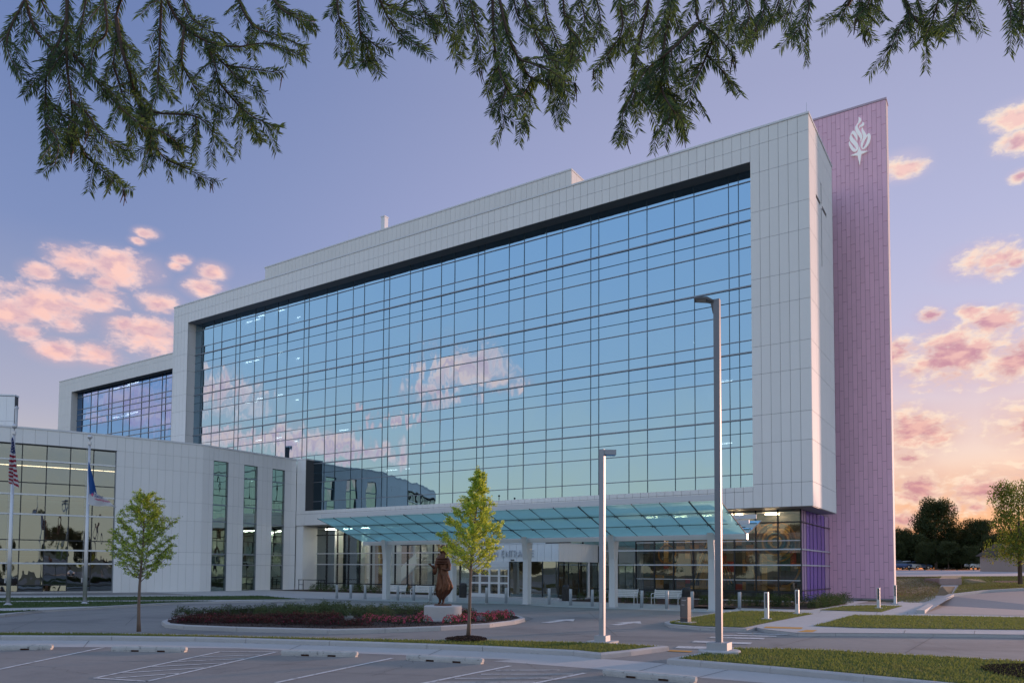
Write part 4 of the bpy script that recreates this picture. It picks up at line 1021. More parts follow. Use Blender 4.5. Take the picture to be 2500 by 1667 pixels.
for i in range(len(rx)-1):
    for j in range(len(rz)-1): pane('pane', rw, (rx[i]+.02, RYG), (rx[i+1]-.02, RYG), (rz[j]+.02, rz[j+1]-.02), GLASSR, 0, R(.15))
for xx in rx[1:-1]: box('mullion', rw, (xx-.03, xx+.03), (RYG-.05, RYG+.02), (14, ROT), MULLD)
for j, z in enumerate(rz[1:-1]): box('transom', rw, (ROL, ROR), (RYG-.07, RYG+.02), (z-.05, z+.05), MULL)
b = MB(); b.box((ROL, ROR), (RYG+6, RYG+6.2), (12, 30)); b.box((ROL, ROR), (RYG+.2, RYG+6), (20.4, 21.0)); b.box((ROL, ROR), (RYG+.2, RYG+6), (24.95, 25.5)); b.build('interior', INT, rw)
for s in range(3):
    for (xx, dx) in ((-113.6, 1.6), (-111.6, .5), (-110.5, .8), (-108.9, 1.5), (-107.4, 1.3)):
        box('ceiling_light', rw, (xx-dx/2, xx+dx/2), (62.6+(.5 if xx < -110 else 0), 62.75+(.5 if xx < -110 else 0)), (20.35+4.5*s-.03, 20.35+4.5*s), LITE)

# ------------------------------------------------------------------ curved low wing
cw = thing('curved_white_wing', (-60, 36, 0), 'low curved white panelled wing with a big bronze window and three slot windows', 'building')
WT = 12.45
CP = [(-76, 6), (-69.5, 14.6), (-66.2, 20.0), (-62.83, 26.21), (-61.05, 29.75), (-59.65, 33.2), (-58.55, 36.3), (-57.75, 38.9), (-57.53, 39.6), (-57.53, 49.9)]
CPv = [Vector(p) for p in CP]; SL = [0]
for a, c_ in zip(CPv[:-1], CPv[1:]): SL.append(SL[-1]+(c_-a).length)
def at_s(s):
    for i in range(len(SL)-1):
        if s <= SL[i+1] or i == len(SL)-2:
            t_ = (s-SL[i])/(SL[i+1]-SL[i]); return CPv[i].lerp(CPv[i+1], t_)
def px_s(px, py):     # arc length where the view ray meets the wall in plan
    d = ray(px, py); best = None
    for i in range(len(CPv)-1):
        a, c_ = CPv[i], CPv[i+1]; e = c_-a; den = d.x*e.y-d.y*e.x
        if abs(den) < 1e-9: continue
        t_ = (a.x*e.y-a.y*e.x)/den; u = (a.x*d.y-a.y*d.x)/den
        if t_ > 0 and -.001 <= u <= 1.001: best = SL[i]+u*e.length
    return best
sB = SL[-2]; sE = SL[-1]
sG = px_s(*c1(838, 780))
gm_ = [px_s(*c1(x_, 800)) for x_ in (-30, 158, 336, 508, 672)]+[sG]
stp = (gm_[-1]-gm_[1])/4
gm_ = [sG-stp*i for i in range(9, -1, -1)]
WR = [0.0, 2.28, 3.3, 5.95, 7.5, 10.1, 11.33, WT]
win = [(sB+40.73-39.6, sB+42.24-39.6), (sB+43.89-39.6, sB+45.37-39.6), (sB+47.03-39.6, sB+48.51-39.6)]
b = MB()     # backing
def wallseg(bb, s0, s1, z0, z1, t0=.06, t1=.4):
    n_ = max(1, int((s1-s0)/.8))
    for i in range(n_):
        a, c_ = at_s(s0+(s1-s0)*i/n_), at_s(s0+(s1-s0)*(i+1)/n_); d = (c_-a).normalized(); nr = Vector((-d.y, d.x))
        bb.hexa([(*(a+nr*t0), z0), (*(c_+nr*t0), z0), (*(c_+nr*t1), z0), (*(a+nr*t1), z0)], [(*(a+nr*t0), z1), (*(c_+nr*t0), z1), (*(c_+nr*t1), z1), (*(a+nr*t1), z1)])
wallseg(b, gm_[0], sG, 11.33, WT); wallseg(b, sG, win[0][0], -.2, WT)
for i, (a, c_) in enumerate(win):
    wallseg(b, a, c_, 11.33, WT); nx = win[i+1][0] if i < 2 else sE; wallseg(b, c_, nx, -.2, WT)
b.build('wall', BACK, cw)
# roof and coping
b = MB(); wallseg(b, gm_[0], sE, WT, WT+.13, -.04, .45); b.build('coping', COPING, cw)
rp_ = [tuple(at_s(gm_[0]+(sE-gm_[0])*i/20)) for i in range(21)]+[(-80, 49.9), (-92, 20)]
flat('roof', rp_, WT-.2, COPING, cw)
def wpanel(s0, s1, z0, z1):
    a, c_ = at_s(s0+.006), at_s(s1-.006); obox('panel', cw, a, c_, (z0+.006, z1-.006), WHITE, .05, -.03)
q = sG
edges = []
s_ = sG
while s_ < win[0][0]-.3: edges.append(s_); s_ += .61
edges[-1] = win[0][0] if win[0][0]-edges[-1] < .3 else edges[-1]
if edges[-1] != win[0][0]: edges.append(win[0][0])
def field(e):
    for a, c_ in zip(e[:-1], e[1:]):
        for z0, z1 in zip(WR[:-1], WR[1:]): wpanel(a, c_, z0 if z0 else -.12, z1)
field(edges)
for i, (a, c_) in enumerate(win):
    for j in range(3): wpanel(a+(c_-a)*j/3, a+(c_-a)*(j+1)/3, 11.33, WT)
    e = win[i+1][0] if i < 2 else sE
    n_ = 3 if i < 2 else 2; field([c_+(e-c_)*k_/n_ for k_ in range(n_+1)])
for i in range(len(gm_)-1):
    a, c_ = gm_[i], gm_[i+1]
    for j in range(2): wpanel(a+(c_-a)*j/2, a+(c_-a)*(j+1)/2, 11.33, WT)
# return of the wing to the main block plane
for z0, z1 in zip(WR[4:-1], WR[5:]):
    for a, c_ in ((-57.5, -56.9), (-56.9, -56.3)): box('panel', cw, (a+.006, c_-.006), (YF, YF+.05), (z0+.006, z1-.006), WHITE)
b = MB(); b.box((-57.5, -56.32), (YF+.055, YG), (7.5, WT)); b.build('wall', BACK, cw)
b = MB(); b.box((-57.55, -56.28), (YF-.03, YG), (WT, WT+.13)); b.build('coping', COPING, cw)
b = MB(); b.box((-57.6, -56.6), (YF+.1, YL), (-.1, 6.1)); b.build('corner_pier', WHITE, cw)
# big window
def winrows(name, s0, s1, rows, m, rec=.30):
    for z0, z1 in zip(rows[:-1], rows[1:]):
        a, c_ = at_s(s0), at_s(s1); pane(name, cw, a, c_, (z0+.02, z1-.02), m, -rec, R(.45))
GR = [.15, .62, 2.28, 3.3, 4.05, 6.0, 7.5, 8.4, 10.1, 11.3]
for i in range(len(gm_)-1): winrows('pane', gm_[i]+.03, gm_[i+1]-.03, GR, GLASSW, .25)
for s_ in gm_[:-1]:
    a, c_ = at_s(s_-.035), at_s(s_+.035); obox('mullion', cw, a, c_, (0, 11.3), MULLD, .1, -.24)
for z in GR[1:-1]:
    lightt = round(z, 2) in (2.28, 3.3, 7.5, 10.1, 6.0)
    b = MB(); wallseg(b, gm_[0], sG, z-(.06 if lightt else .035), z+(.06 if lightt else .035), .12 if lightt else .19, .28); b.build('transom', MULLL if lightt else MULLD, cw)
b = MB(); wallseg(b, gm_[0], sG, 11.26, 11.33, .0, .3); b.build('window_head', MULLD, cw)
obox('window_jamb', cw, at_s(sG-.06), at_s(sG), (0, 11.3), MULL, .3, -.18)
b = MB(); wallseg(b, gm_[0], sG, -.1, .14, -.02, .35); b.build('window_sill', KERB, cw)
for (s0, s1) in win:
    winrows('pane', s0+.03, s1-.03, [-.1, 1.2, 2.28, 3.22, 4.38, 6.05, 7.5, 8.33, 10.12, 11.3], GLASSN, .16)
    for z in (1.2, 2.28, 3.22, 4.38, 6.05, 7.5, 8.33, 10.12):
        big = z in (2.28, 3.22, 7.5, 10.12, 6.05); a, c_ = at_s(s0), at_s(s1); obox('transom', cw, a, c_, (z-(.05 if big else .03), z+(.05 if big else .03)), MULL if big else MULLD, .08, -.13)
    for s_ in (s0+.02, s1-.02): obox('window_jamb', cw, at_s(s_-.02), at_s(s_+.02), (-.1, 11.33), MULL, .2, -.12)
# rooms inside the wing
b = MB()
for z in (0, 2.75, 7.0, 11.4): wallseg(b, gm_[0], sE-1, z-.12 if z else -.1, z+.12 if z else -.02, .6, 6)
b.build('floor_slab', INT, cw)
b = MB(); wallseg(b, gm_[0], sE-1, 0, 11.3, 6, 6.2); b.build('back_wall', mat('warm_room_wall', (.34, .31, .26), .7, var=.2, vscale=.4), cw)
for k_ in range(9):
    s_ = gm_[1]+2.0*k_
    a, c_ = at_s(s_), at_s(s_+1.9); obox('strip_light', cw, a, c_, (9.75, 9.80), mat('strip_light', (1, 1, 1), .5, emit=(4.0, (1, .8, .55))), .05, -1.2)
for s_ in (win[2][0]+.3, win[1][0]+.3): obox('strip_light', cw, at_s(s_-.2), at_s(s_+.9), (6.7, 6.75), WARM, .05, -2.2)
obox('room_panel', cw, at_s(win[2][0]-.5), at_s(win[2][1]+.4), (7.6, 10.0), mat('curtain', (.55, .43, .28), .8), .05, -1.0)
# upper parapet block and roof pipe at the far left
ub = thing('roof_parapet_block', (-84, 34, WT), 'pale panelled parapet block above the curved wing roof', 'roof block')
ptop = [gz(-60, 962.5, 18.4), gz(36.5, 965.5, 18.4)]
a, c_ = ptop[0].to_2d(), ptop[1].to_2d()
for i in range(5):
    A_, B_ = a.lerp(c_, i/5), a.lerp(c_, (i+1)/5)
    for z0, z1 in ((12.3, 15.9), (15.92, 18.3)): obox('panel', ub, A_+(B_-A_)*.01, B_-(B_-A_)*.01, (z0, z1), WHITE, .06, 0)
obox('wall', ub, a, c_+(c_-a)*.0, (12.3, 18.35), BACK, .6, -.36); obox('coping', ub, a-(c_-a)*.02, c_+(c_-a)*.01, (18.36, 18.5), COPING, .75, -.33)
pp_ = gz(40.5, 1000, 16.4); tpz = 17.0
vp_ = thing('roof_vent_pipe', (pp_.x, pp_.y, WT), 'slim dull vent pipe beside the parapet block', 'pipe')
b = MB(); b.tube([(pp_.x, pp_.y, 12.2), (pp_.x, pp_.y, 16.5)], .12, 10); b.build('pipe', STEEL, vp_); b = MB(); b.lathe((pp_.x, pp_.y, 16.5), [(.17, 0), (.17, .15), (.05, .25)], 12); b.build('cowl', STEEL, vp_)
# ------------------------------------------------------------------ street furniture
FH = Vector((FW.x, FW.y, 0)).normalized(); RH = Vector((RT.x, RT.y, 0)).normalized(); ZV = Vector((0, 0, 1))
# tall area light
L = gz(1756, 1591, .13)
tl_ = thing('street_lamp', tuple(L), 'tall grey square street lamp with slim flat head on concrete base', 'street lamp')
b = MB(); b.lathe((L.x, L.y, .10), [(.48, 0), (.48, .07), (.44, .09)], 28); b.build('footing', WALK, tl_)
ang = R(4)
def rot_box(b, c, hx, hy, z0, z1, a, tx=1.0):
    ca_, sa = math.cos(a), math.sin(a)
    P_ = lambda u, v, z, k: (c.x+(u*ca_-v*sa)*k, c.y+(u*sa+v*ca_)*k, z)
    b.hexa([P_(-hx, -hy, z0, 1), P_(hx, -hy, z0, 1), P_(hx, hy, z0, 1), P_(-hx, hy, z0, 1)], [P_(-hx, -hy, z1, tx), P_(hx, -hy, z1, tx), P_(hx, hy, z1, tx), P_(-hx, hy, z1, tx)])
b = MB(); rot_box(b, L, .235, .235, .19, .36, ang); b.build('base_cover', POLE, tl_)
b = MB(); rot_box(b, L, .07, .07, .36, 8.40, ang); b.build('pole', mat('lamp_pole', (.20, .21, .23), .5, .1, var=.08), tl_)
HD = mat('lamp_head', (.10, .10, .105), .45, .3)
hd = Vector((-math.cos(R(15)), -math.sin(R(15)), 0)); hs = Vector((-hd.y, hd.x, 0)); o0 = Vector((L.x, L.y, 0))
b = MB()
def hp(u, v, z): q = o0+hd*u+hs*v; return (q.x, q.y, z)
b.hexa([hp(.07, -.045, 8.08), hp(.10, -.045, 8.09), hp(.10, .045, 8.09), hp(.07, .045, 8.08)], [hp(.07, -.06, 8.36), hp(.15, -.06, 8.35), hp(.15, .06, 8.35), hp(.07, .06, 8.36)])
b.hexa([hp(.08, -.07, 8.32), hp(.22, -.15, 8.39), hp(.22, .15, 8.39), hp(.08, .07, 8.32)], [hp(.07, -.08, 8.38), hp(.22, -.155, 8.45), hp(.22, .155, 8.45), hp(.07, .08, 8.38)])
b.hexa([hp(.22, -.15, 8.39), hp(.52, -.13, 8.43), hp(.52, .13, 8.43), hp(.22, .15, 8.39)], [hp(.22, -.155, 8.45), hp(.51, -.13, 8.47), hp(.51, .13, 8.47), hp(.22, .155, 8.45)])
b.build('lamp_head', HD, tl_)
b = MB(); b.hexa([hp(.25, -.12, 8.388), hp(.48, -.105, 8.418), hp(.48, .105, 8.418), hp(.25, .12, 8.388)], [hp(.25, -.12, 8.40), hp(.48, -.105, 8.43), hp(.48, .105, 8.43), hp(.25, .12, 8.40)]); b.build('lens', mat('lamp_lens', (.30, .28, .25), .3), tl_)
# shorter post light with a flat arm
L = gz(1470.4, 1566, .13)
pl_ = thing('post_light', tuple(L), 'pale square post light with short flat cantilever head', 'street lamp')
b = MB(); rot_box(b, L, .33, .33, .10, .155, R(4)); b.build('footing', WALK, pl_)
b = MB(); rot_box(b, L, .16, .16, .155, .30, R(4)); b.build('base_cover', POLE, pl_)
PL = mat('post_light_paint', (.33, .35, .38), .5, .1, var=.06)
b = MB(); rot_box(b, L, .066, .066, .30, 5.2, R(4)); b.build('pole', PL, pl_)
ad = Vector((math.sin(R(10)), math.cos(R(10)), 0)); as_ = Vector((ad.y, -ad.x, 0)); ad = Vector((.80, .6, 0)).normalized(); as_ = Vector((ad.y, -ad.x, 0))
b = MB(); A = Vector((L.x, L.y, 0))
def ap(u, v, z): q = A+ad*u+as_*v; return (q.x, q.y, z)
b.hexa([ap(.04, -.07, 5.06), ap(.36, -.07, 5.06), ap(.36, .07, 5.06), ap(.04, .07, 5.06)], [ap(.04, -.07, 5.19), ap(.36, -.07, 5.19), ap(.36, .07, 5.19), ap(.04, .07, 5.19)]); b.build('arm', PL, pl_)
b = MB(); b.hexa([ap(.09, -.055, 5.035), ap(.34, -.055, 5.035), ap(.34, .055, 5.035), ap(.09, .055, 5.035)], [ap(.09, -.055, 5.058), ap(.34, -.055, 5.058), ap(.34, .055, 5.058), ap(.09, .055, 5.058)]); b.build('lens', mat('blue_lens', (.08, .26, .55), .25), pl_)
b = MB(); q = A+Vector((0, -.07, 0)); rot_box(b, q, .04, .008, .75, 1.15, R(4)); b.build('hand_hole_cover', POLE, pl_)
# bollards
bs = [(822, 1461), (856, 1461), (891, 1463), (971, 1466), (1010, 1467), (1051, 1468), (1188, 1473), (1235.5, 1473.5), (1340.5, 1476.5), (1393, 1478.6), (1446, 1481), (1567, 1484), (1628, 1486.4), (1690, 1488), (1805.5, 1490.5)]
ORD = ['first', 'second', 'third', 'fourth', 'fifth', 'sixth', 'seventh', 'eighth', 'ninth', 'tenth', 'eleventh', 'twelfth', 'thirteenth', 'fourteenth', 'fifteenth']
b0 = None
for i, p in enumerate(bs):
    q = gz(*p)
    if b0 is None:
        b0 = thing('bollard', (q.x, q.y, 0), 'grey steel bollard, first in the forecourt row counting from the curved wing', 'bollard', 'steel bollards in front of the entrance')
        b = MB(); b.lathe((q.x, q.y, 0), [(.086, .03), (.086, .93), (.078, .95)], 20); o = b.build('post', mat('bollard_steel', (.42, .46, .50), .45, .3, var=.06), b0)
        for pl in o.data.polygons: pl.use_smooth = abs(pl.normal.z) < .5
        b = MB(); b.lathe((q.x, q.y, 0), [(.10, 0), (.10, .03), (.09, .035)], 20); b.build('collar', STEEL, b0)
    else: copy_tree(b0, None, (q.x, q.y, 0))['label'] = 'grey steel bollard, %s in the forecourt row counting from the curved wing' % ORD[i]
# benches
def bench():
    r = thing('bench', (0, 0, 0), 'x', 'bench', 'pale metal benches under the canopy')
    BM_ = mat('bench_metal', (.70, .72, .74), .4, .3); w = .85
    st_ = [(-.30, .42), (-.20, .425), (-.10, .42), (0.0, .415), (.10, .42)]
    for (y, z) in st_: box('seat_slat', r, (-w, w), (y-.042, y+.042), (z-.012, z+.012), BM_)
    for k_ in range(4):
        z = .50+.105*k_; y = .16+.035*k_; box('back_slat', r, (-w, w), (y-.012, y+.012), (z-.044, z+.044), BM_)
    for s in (-1, 1):
        x = s*(w-.03)
        m = MB(); m.tube([(x, -.33, 0), (x, -.31, .40)], .022, 8); m.build('leg', BM_, r)
        m = MB(); m.tube([(x, .20, 0), (x, .12, .42), (x, .30, .90)], .022, 8); m.build('leg', BM_, r)
        m = MB(); m.tube([(x, -.31, .40), (x, -.36, .56), (x, -.26, .66), (x, 0, .67), (x, .20, .64)], .02, 8); m.build('armrest', BM_, r)
        m = MB(); m.tube([(x, -.31, .40), (x, .13, .40)], .02, 8); m.build('seat_rail', BM_, r)
    return r
bb0 = bench()
bl = [((943, 1462), (986, 1464), 'pale metal bench directly behind the column furthest from the pink tower'), ((1005, 1463), (1058, 1465), 'pale metal bench between the first canopy column and the statue'),
      ((1489, 1473), (1556, 1475), 'pale metal bench partly behind a canopy column right of the entrance'), ((1595, 1475), (1660, 1477), 'pale metal bench behind the dark directional sign')]
for i, (a, c_, lab) in enumerate(bl):
    A, C_ = gz(*a), gz(*c_); m = (A+C_)/2
    r = bb0 if i == 0 else copy_tree(bb0)
    yy = 40.9 if i < 2 else 42.3
    p = pY((a[0]+c_[0])/2, (a[1]+c_[1])/2, yy); r.location = (p.x, yy, 0); r['label'] = lab; r.rotation_euler.z = 0
# litter bins
def bin_(p, label, dome=True):
    r = thing('litter_bin', (p[0], p[1], 0), label, 'litter bin', 'black litter bins'); c = (p[0], p[1], 0)
    BB = mat('bin_black', (.016, .017, .02), .45)
    m = MB(); m.lathe(c, [(.27, .02), (.27, .74), (.29, .76), (.29, .80)], 20); m.build('body', BB, r)
    m = MB(); m.lathe(c, [(.28, .80), (.27, .93), (.20, 1.03), (.06, 1.06)], 20); m.build('lid', BB, r)
    m = MB(); m.lathe(c, [(.24, 0), (.24, .03)], 20); m.build('base', STEEL, r)
bin_(pY(1382, 1470, 43.2), 'black domed litter bin beside the right side of the entrance'); bin_(pY(1130, 1465, 43.4), 'black domed litter bin just behind the statue'); bin_(pY(1677, 1470, 42.6), 'black domed litter bin behind the dark directional sign')
# directional sign
S = gz(1674, 1518, .13); sg = thing('direction_sign', tuple(S), 'dark grey monolith direction sign with small white lettering', 'sign')
SD = mat('sign_dark', (.075, .075, .085), .4, .3); SF = mat('sign_face', (.16, .15, .155), .35, .4); a_ = R(-8)
b = MB(); rot_box(b, S, .30, .26, .10, .15, a_); b.build('footing', WALK, sg)
b = MB(); rot_box(b, S, .15, .13, .15, 1.04, a_); b.build('body', SD, sg)
b = MB(); rot_box(b, S, .154, .134, .29, .305, a_); b.build('trim_band', mat('sign_trim', (.45, .25, .2), .4), sg)
fx = Vector((math.cos(a_), math.sin(a_), 0)); fy = Vector((-fx.y, fx.x, 0))
b = MB(); q = S-fy*.133+fx*.02; rot_box(b, Vector((q.x, q.y, 0)), .125, .006, .32, 1.01, a_); b.build('face_plate', SF, sg)
mw = Matrix.Translation(S-fy*.142-fx*.085+ZV*.79) @ Matrix((fx, ZV, -fy)).transposed().to_4x4()
LT = mat('sign_letters', (.8, .8, .8), .5)
text_mesh('lettering', 'Hospital', .052, LT, sg, mw, ext=.001); text_mesh('lettering', 'Entry', .052, LT, sg, Matrix.Translation((0, 0, -.17)) @ mw, ext=.001)
# bollard lights
def blight(p, h, lab):
    r = thing('bollard_light', (p.x, p.y, p.z-.02), lab, 'bollard light', 'white bollard lights beside the path')
    BW = mat('bollard_light_paint', (.58, .59, .60), .4, .1); z0 = p.z
    m = MB(); m.lathe((p.x, p.y, z0-.02), [(.2, 0), (.2, .05), (.18, .06)], 16); m.build('footing', WALK, r)
    k_ = .075
    m = MB(); m.box((p.x-k_, p.x+k_), (p.y-k_, p.y+k_), (z0+.04, z0+h*.42)); m.build('base', BW, r)
    m = MB()
    for s in (-1, 1):
        m.box((p.x+s*k_-(.03 if s > 0 else 0), p.x+s*k_+(.03 if s < 0 else 0)), (p.y-k_, p.y+k_), (z0+h*.42, z0+h-.05))
    m.box((p.x-k_, p.x+k_), (p.y-k_, p.y+k_), (z0+h-.05, z0+h)); m.build('frame', BW, r)
    m = MB(); m.box((p.x-k_+.032, p.x+k_-.032), (p.y-.006, p.y+.006), (z0+h*.42, z0+h-.05)); m.build('glass_plate', mat('bollard_lens', (.12, .15, .17), .1), r)
blight(gz(1871.8, 1511, .12), 1.07, 'white open framed bollard light standing in the lawn nearest the sign')
blight(gz(1946.6, 1498, .12), 1.07, 'white open framed bollard light by the purple glazing')
blight(gz(2145, 1484, .12), 1.07, 'white bollard light on the small lawn before the pink tower')
blight(gz(2185.7, 1474, .12), 1.12, 'white bollard light at the right edge of the pink tower')
# wheel stops
WS = mat('wheel_stop_concrete', (.47, .46, .44), .85, var=.25, vscale=6, bump=.4, bscale=50, stain=(7, (.13, .125, .12), .56, .72)); RUST = mat('rust_stain', (.07, .03, .018), .9)
st5 = [((-55, 1588), (101, 1586)), ((284, 1590), (437, 1592)), ((696, 1600), (858, 1604)), ((1001, 1612), (1164, 1621)), ((1482, 1650), (1682, 1668))]
labs = ['beside the stall line', 'next to the first hatched bay', 'between the hatched bay and the stall line', 'below the mulched tree', 'nearest the ramp']
for (a, c_), lab in zip(st5, labs):
    A, C_ = gz(*a), gz(*c_); mid = (A+C_)/2; d = (C_-A); d.z = 0; d.normalize(); n = Vector((-d.y, d.x, 0))
    r = thing('wheel_stop', (mid.x, mid.y, 0), 'worn concrete wheel stop %s' % lab, 'wheel stop', 'concrete wheel stops')
    mid = mid+n*.08; hl = .91
    def wp(u, v, z): q = mid+d*u+n*v; return (q.x, q.y, z)
    m = MB(); prof = [(-.08, .045), (-.07, .10), (-.045, .13), (.045, .13), (.07, .10), (.08, .045)]
    us = [(-hl, .82), (-hl+.05, 1.0)]+[(-hl+.05+(2*hl-.1)*t_/8, 1.0) for t_ in range(1, 8)]+[(hl-.05, 1.0), (hl, .82)]
    vs = []; nP = len(prof)
    for (u, k_) in us: vs += [wp(u, v*k_, .045+(z-.045)*k_) for v, z in prof]
    fs = [(i*nP+j, i*nP+(j+1) % nP, (i+1)*nP+(j+1) % nP, (i+1)*nP+j) for i in range(len(us)-1) for j in range(nP)]+[tuple(range(nP))[::-1], tuple((len(us)-1)*nP+j for j in range(nP))]
    m.add(vs, fs)
    for u0, u1 in ((-hl+.02, -.42), (-.22, .22), (.42, hl-.02)):
        m.hexa([wp(u0, -.08, .004), wp(u1, -.08, .004), wp(u1, .08, .004), wp(u0, .08, .004)], [wp(u0, -.08, .05), wp(u1, -.08, .05), wp(u1, .08, .05), wp(u0, .08, .05)])
    o = m.build('body', WS, r)
    for u in (-.32, .32):
        m = MB(); m.hexa([wp(u-.1, -.05, .005), wp(u+.1, -.05, .005), wp(u+.1, .06, .005), wp(u-.1, .06, .005)], [wp(u-.1, -.05, .046), wp(u+.1, -.05, .046), wp(u+.1, .06, .046), wp(u-.1, .06, .046)]); m.build('drain_slot', RUST, r)
# black handrail beside the lobby glazing
h0 = pY(735, 1450, 49.2); hr = thing('handrail', (h0.x, 49.2, 0), 'black tubular handrail in front of the lobby glass', 'handrail')
hx = [pY(x_, 1450, 49.2).x for x_ in (729, 740, 777, 783, 791, 797)]
for xx in hx:
    b = MB(); b.tube([(xx, 49.2, 0), (xx, 49.2, .95)], .035, 6); b.build('post', BLACK, hr)
b = MB(); b.tube([(hx[0]-.1, 49.2, .95), (hx[-1]+.1, 49.2, .95)], .035, 6); b.build('top_rail', BLACK, hr)
b = MB(); b.tube([(hx[0], 49.2, .5), (hx[1], 49.2, .5)], .025, 6); b.build('mid_rail', BLACK, hr)
# small security camera on the ledge above the canopy
q = pY(1223.5, 1215, YF+.2); sc = thing('security_camera', (q.x, YF+.3, OB), 'small dark security camera on the ledge under the glass', 'security camera')
b = MB(); b.tube([(q.x, YF-.1, OB+.02), (q.x, YF-.1, OB+.30)], .03, 8); b.build('mount', BLACK, sc); b = MB(); b.lathe((q.x, YF-.1, OB+.26), [(.02, 0), (.08, .05), (.09, .11), (.06, .15)], 14); b.build('camera_body', BLACK, sc)

# ------------------------------------------------------------------ flagpoles and flags
PA = mat('flagpole_aluminium', (.60, .61, .63), .35, .5)
def flagpole(base, top, lab):
    B_ = gz(*base, .11); T_ = pY(*top, B_.y); h = T_.z
    r = thing('flagpole', tuple(B_), lab, 'flagpole', 'two aluminium flagpoles on the lawn')
    m = MB(); m.tube([(B_.x, B_.y, .15), (B_.x, B_.y, 2.5), (B_.x, B_.y, h-.35)], [.10, .095, .055], 14); o = m.build('pole', PA, r, smooth=True)
    m = MB(); m.lathe((B_.x, B_.y, 0.1), [(.20, 0), (.20, .04), (.13, .07), (.11, .10)], 18); m.build('base_collar', PA, r)
    m = MB(); m.lathe((B_.x, B_.y, h-.55), [(.06, 0), (.085, .03), (.085, .17), (.06, .2)], 12); m.build('truck', PA, r)
    m = MB(); m.lathe((B_.x, B_.y, h-.12), [(.02, -.2), (.02, -.11)]+[(.12*math.sin(R(a)), -.12*math.cos(R(a))) for a in range(15, 180, 15)], 16); m.build('finial_ball', PA, r, smooth=True)
    m = MB(); m.tube([(B_.x-.08, B_.y-.09, h-.6), (B_.x-.10, B_.y-.12, 1.3)], .008, 5); m.build('halyard', mat('rope', (.6, .6, .58), .9), r)
    m = MB(); m.box((B_.x-.13, B_.x-.07), (B_.y-.15, B_.y-.09), (1.2, 1.45)); m.build('cleat', STEEL, r)
    return r, B_, h
fp1, F1, h1 = flagpole((19.4, 1476.5), (33, 1035), 'aluminium flagpole flying the striped red and white flag')
fp2, F2, h2 = flagpole((206.5, 1473), (213, 1062), 'aluminium flagpole flying a blue flag and a white flag')
dep1 = (F1-CAM).dot(FW); dep2 = (F2-CAM).dot(FW)
def interp(tab, v):
    for (v0, *a), (v1, *c_) in zip(tab[:-1], tab[1:]):
        if v <= v1: t_ = (v-v0)/(v1-v0+1e-9); return [p*(1-t_)+q_*t_ for p, q_ in zip(a, c_)]
    return list(tab[-1][1:])
def cloth(name, tab, nu, nv, P, fold, mats, pick, parent, sub=1):
    m = MB(); idx = {}
    for j in range(nv+1):
        v = tab[0][0]+(tab[-1][0]-tab[0][0])*j/nv; xl, xr, yl, yr, amp = interp(tab, v)
        for i in range(nu+1):
            u = i/nu; q = P(xl+(xr-xl)*u, yl+(yr-yl)*u)+FH*(fold(u, j/nv)*amp); idx[i, j] = len(m.v); m.v.append(tuple(q))
    for j in range(nv):
        for i in range(nu):
            m.f.append((idx[i, j], idx[i+1, j], idx[i+1, j+1], idx[i, j+1])); m.mi.append(pick((i+.5)/nu, (j+.5)/nv))
    return m.build(name, mats, parent, smooth=True, fix=False)
FR, FWH, FB = mat('flag_red', (.36, .015, .04), .8, trans=(.3, (.4, .02, .05))), mat('flag_white', (.72, .72, .74), .8, trans=(.3, (.7, .7, .7))), mat('flag_blue', (.018, .035, .17), .8, trans=(.3, (.02, .04, .2)))
usf = thing('striped_flag', tuple(pd(30, 1120, dep1-.2)), 'limp red and white striped flag with a blue starred corner', 'flag')
Pu = lambda a, c_: pd(a/7.84, 1030+c_/7.84, dep1-.16)
tab = [(0, 230, 240, 285, 285, 0), (.06, 215, 262, 345, 350, .4), (.3, 186, 288, 600, 570, 1), (.52, 180, 320, 860, 745, 1), (.62, 182, 312, 900, 860, 1), (1, 178, 328, 1165, 1250, 1)]
def uspick(u, v):
    yv = v*1000+285; yy = yv-(u-.5)*95
    if yy < 590:
        gx, gy = (u*5.3+.5*(int(v*36) % 2)) % 1, (v*36) % 1
        return 1 if (.3 < gx < .62 and .2 < gy < .8 and v > .05) else 2
    return 0 if int((yy-590)/46) % 2 == 1 else 1
cloth('flag_cloth', tab, 22, 84, Pu, lambda u, v: .10*math.sin(u*9+v*5)+.05*math.sin(u*19+v*2), [FR, FWH, FB], uspick, usf)
blf = thing('blue_flag', tuple(pd(225, 1150, dep2)), 'limp plain blue flag with a pale round emblem', 'flag')
Pb = lambda a, c_: pd(180+a/7.125, 1040+c_/7.125, dep2-.12)
BLU = mat('flag_sky_blue', (.03, .12, .36), .8, trans=(.3, (.03, .14, .42))); EMBY = mat('flag_emblem', (.50, .47, .36), .8)
tab = [(0, 258, 266, 615, 622, 0), (.2, 246, 292, 760, 760, .5), (.55, 234, 345, 960, 960, 1), (1, 250, 415, 1180, 1185, 1)]
cloth('flag_cloth', tab, 18, 40, Pb, lambda u, v: .13*math.sin(u*8+v*2), [BLU, EMBY], lambda u, v: 1 if (u-.16)**2*1.2+(v-.73)**2*3 < .022 else 0, blf)
whf = thing('white_flag', tuple(pd(245, 1215, dep2)), 'white lettered flag streaming below the blue flag', 'flag')
tab = [(0, 262, 250, 1075, 1355, .3), (.15, 335, 325, 1125, 1378, 1), (.35, 435, 425, 1195, 1390, 1), (.6, 560, 555, 1268, 1382, 1), (.85, 670, 665, 1350, 1396, .8), (1, 738, 736, 1398, 1416, .5)]
cloth('flag_cloth', tab, 10, 40, Pb, lambda u, v: .06*math.sin(v*12+u*2), [FWH], lambda u, v: 0, whf)
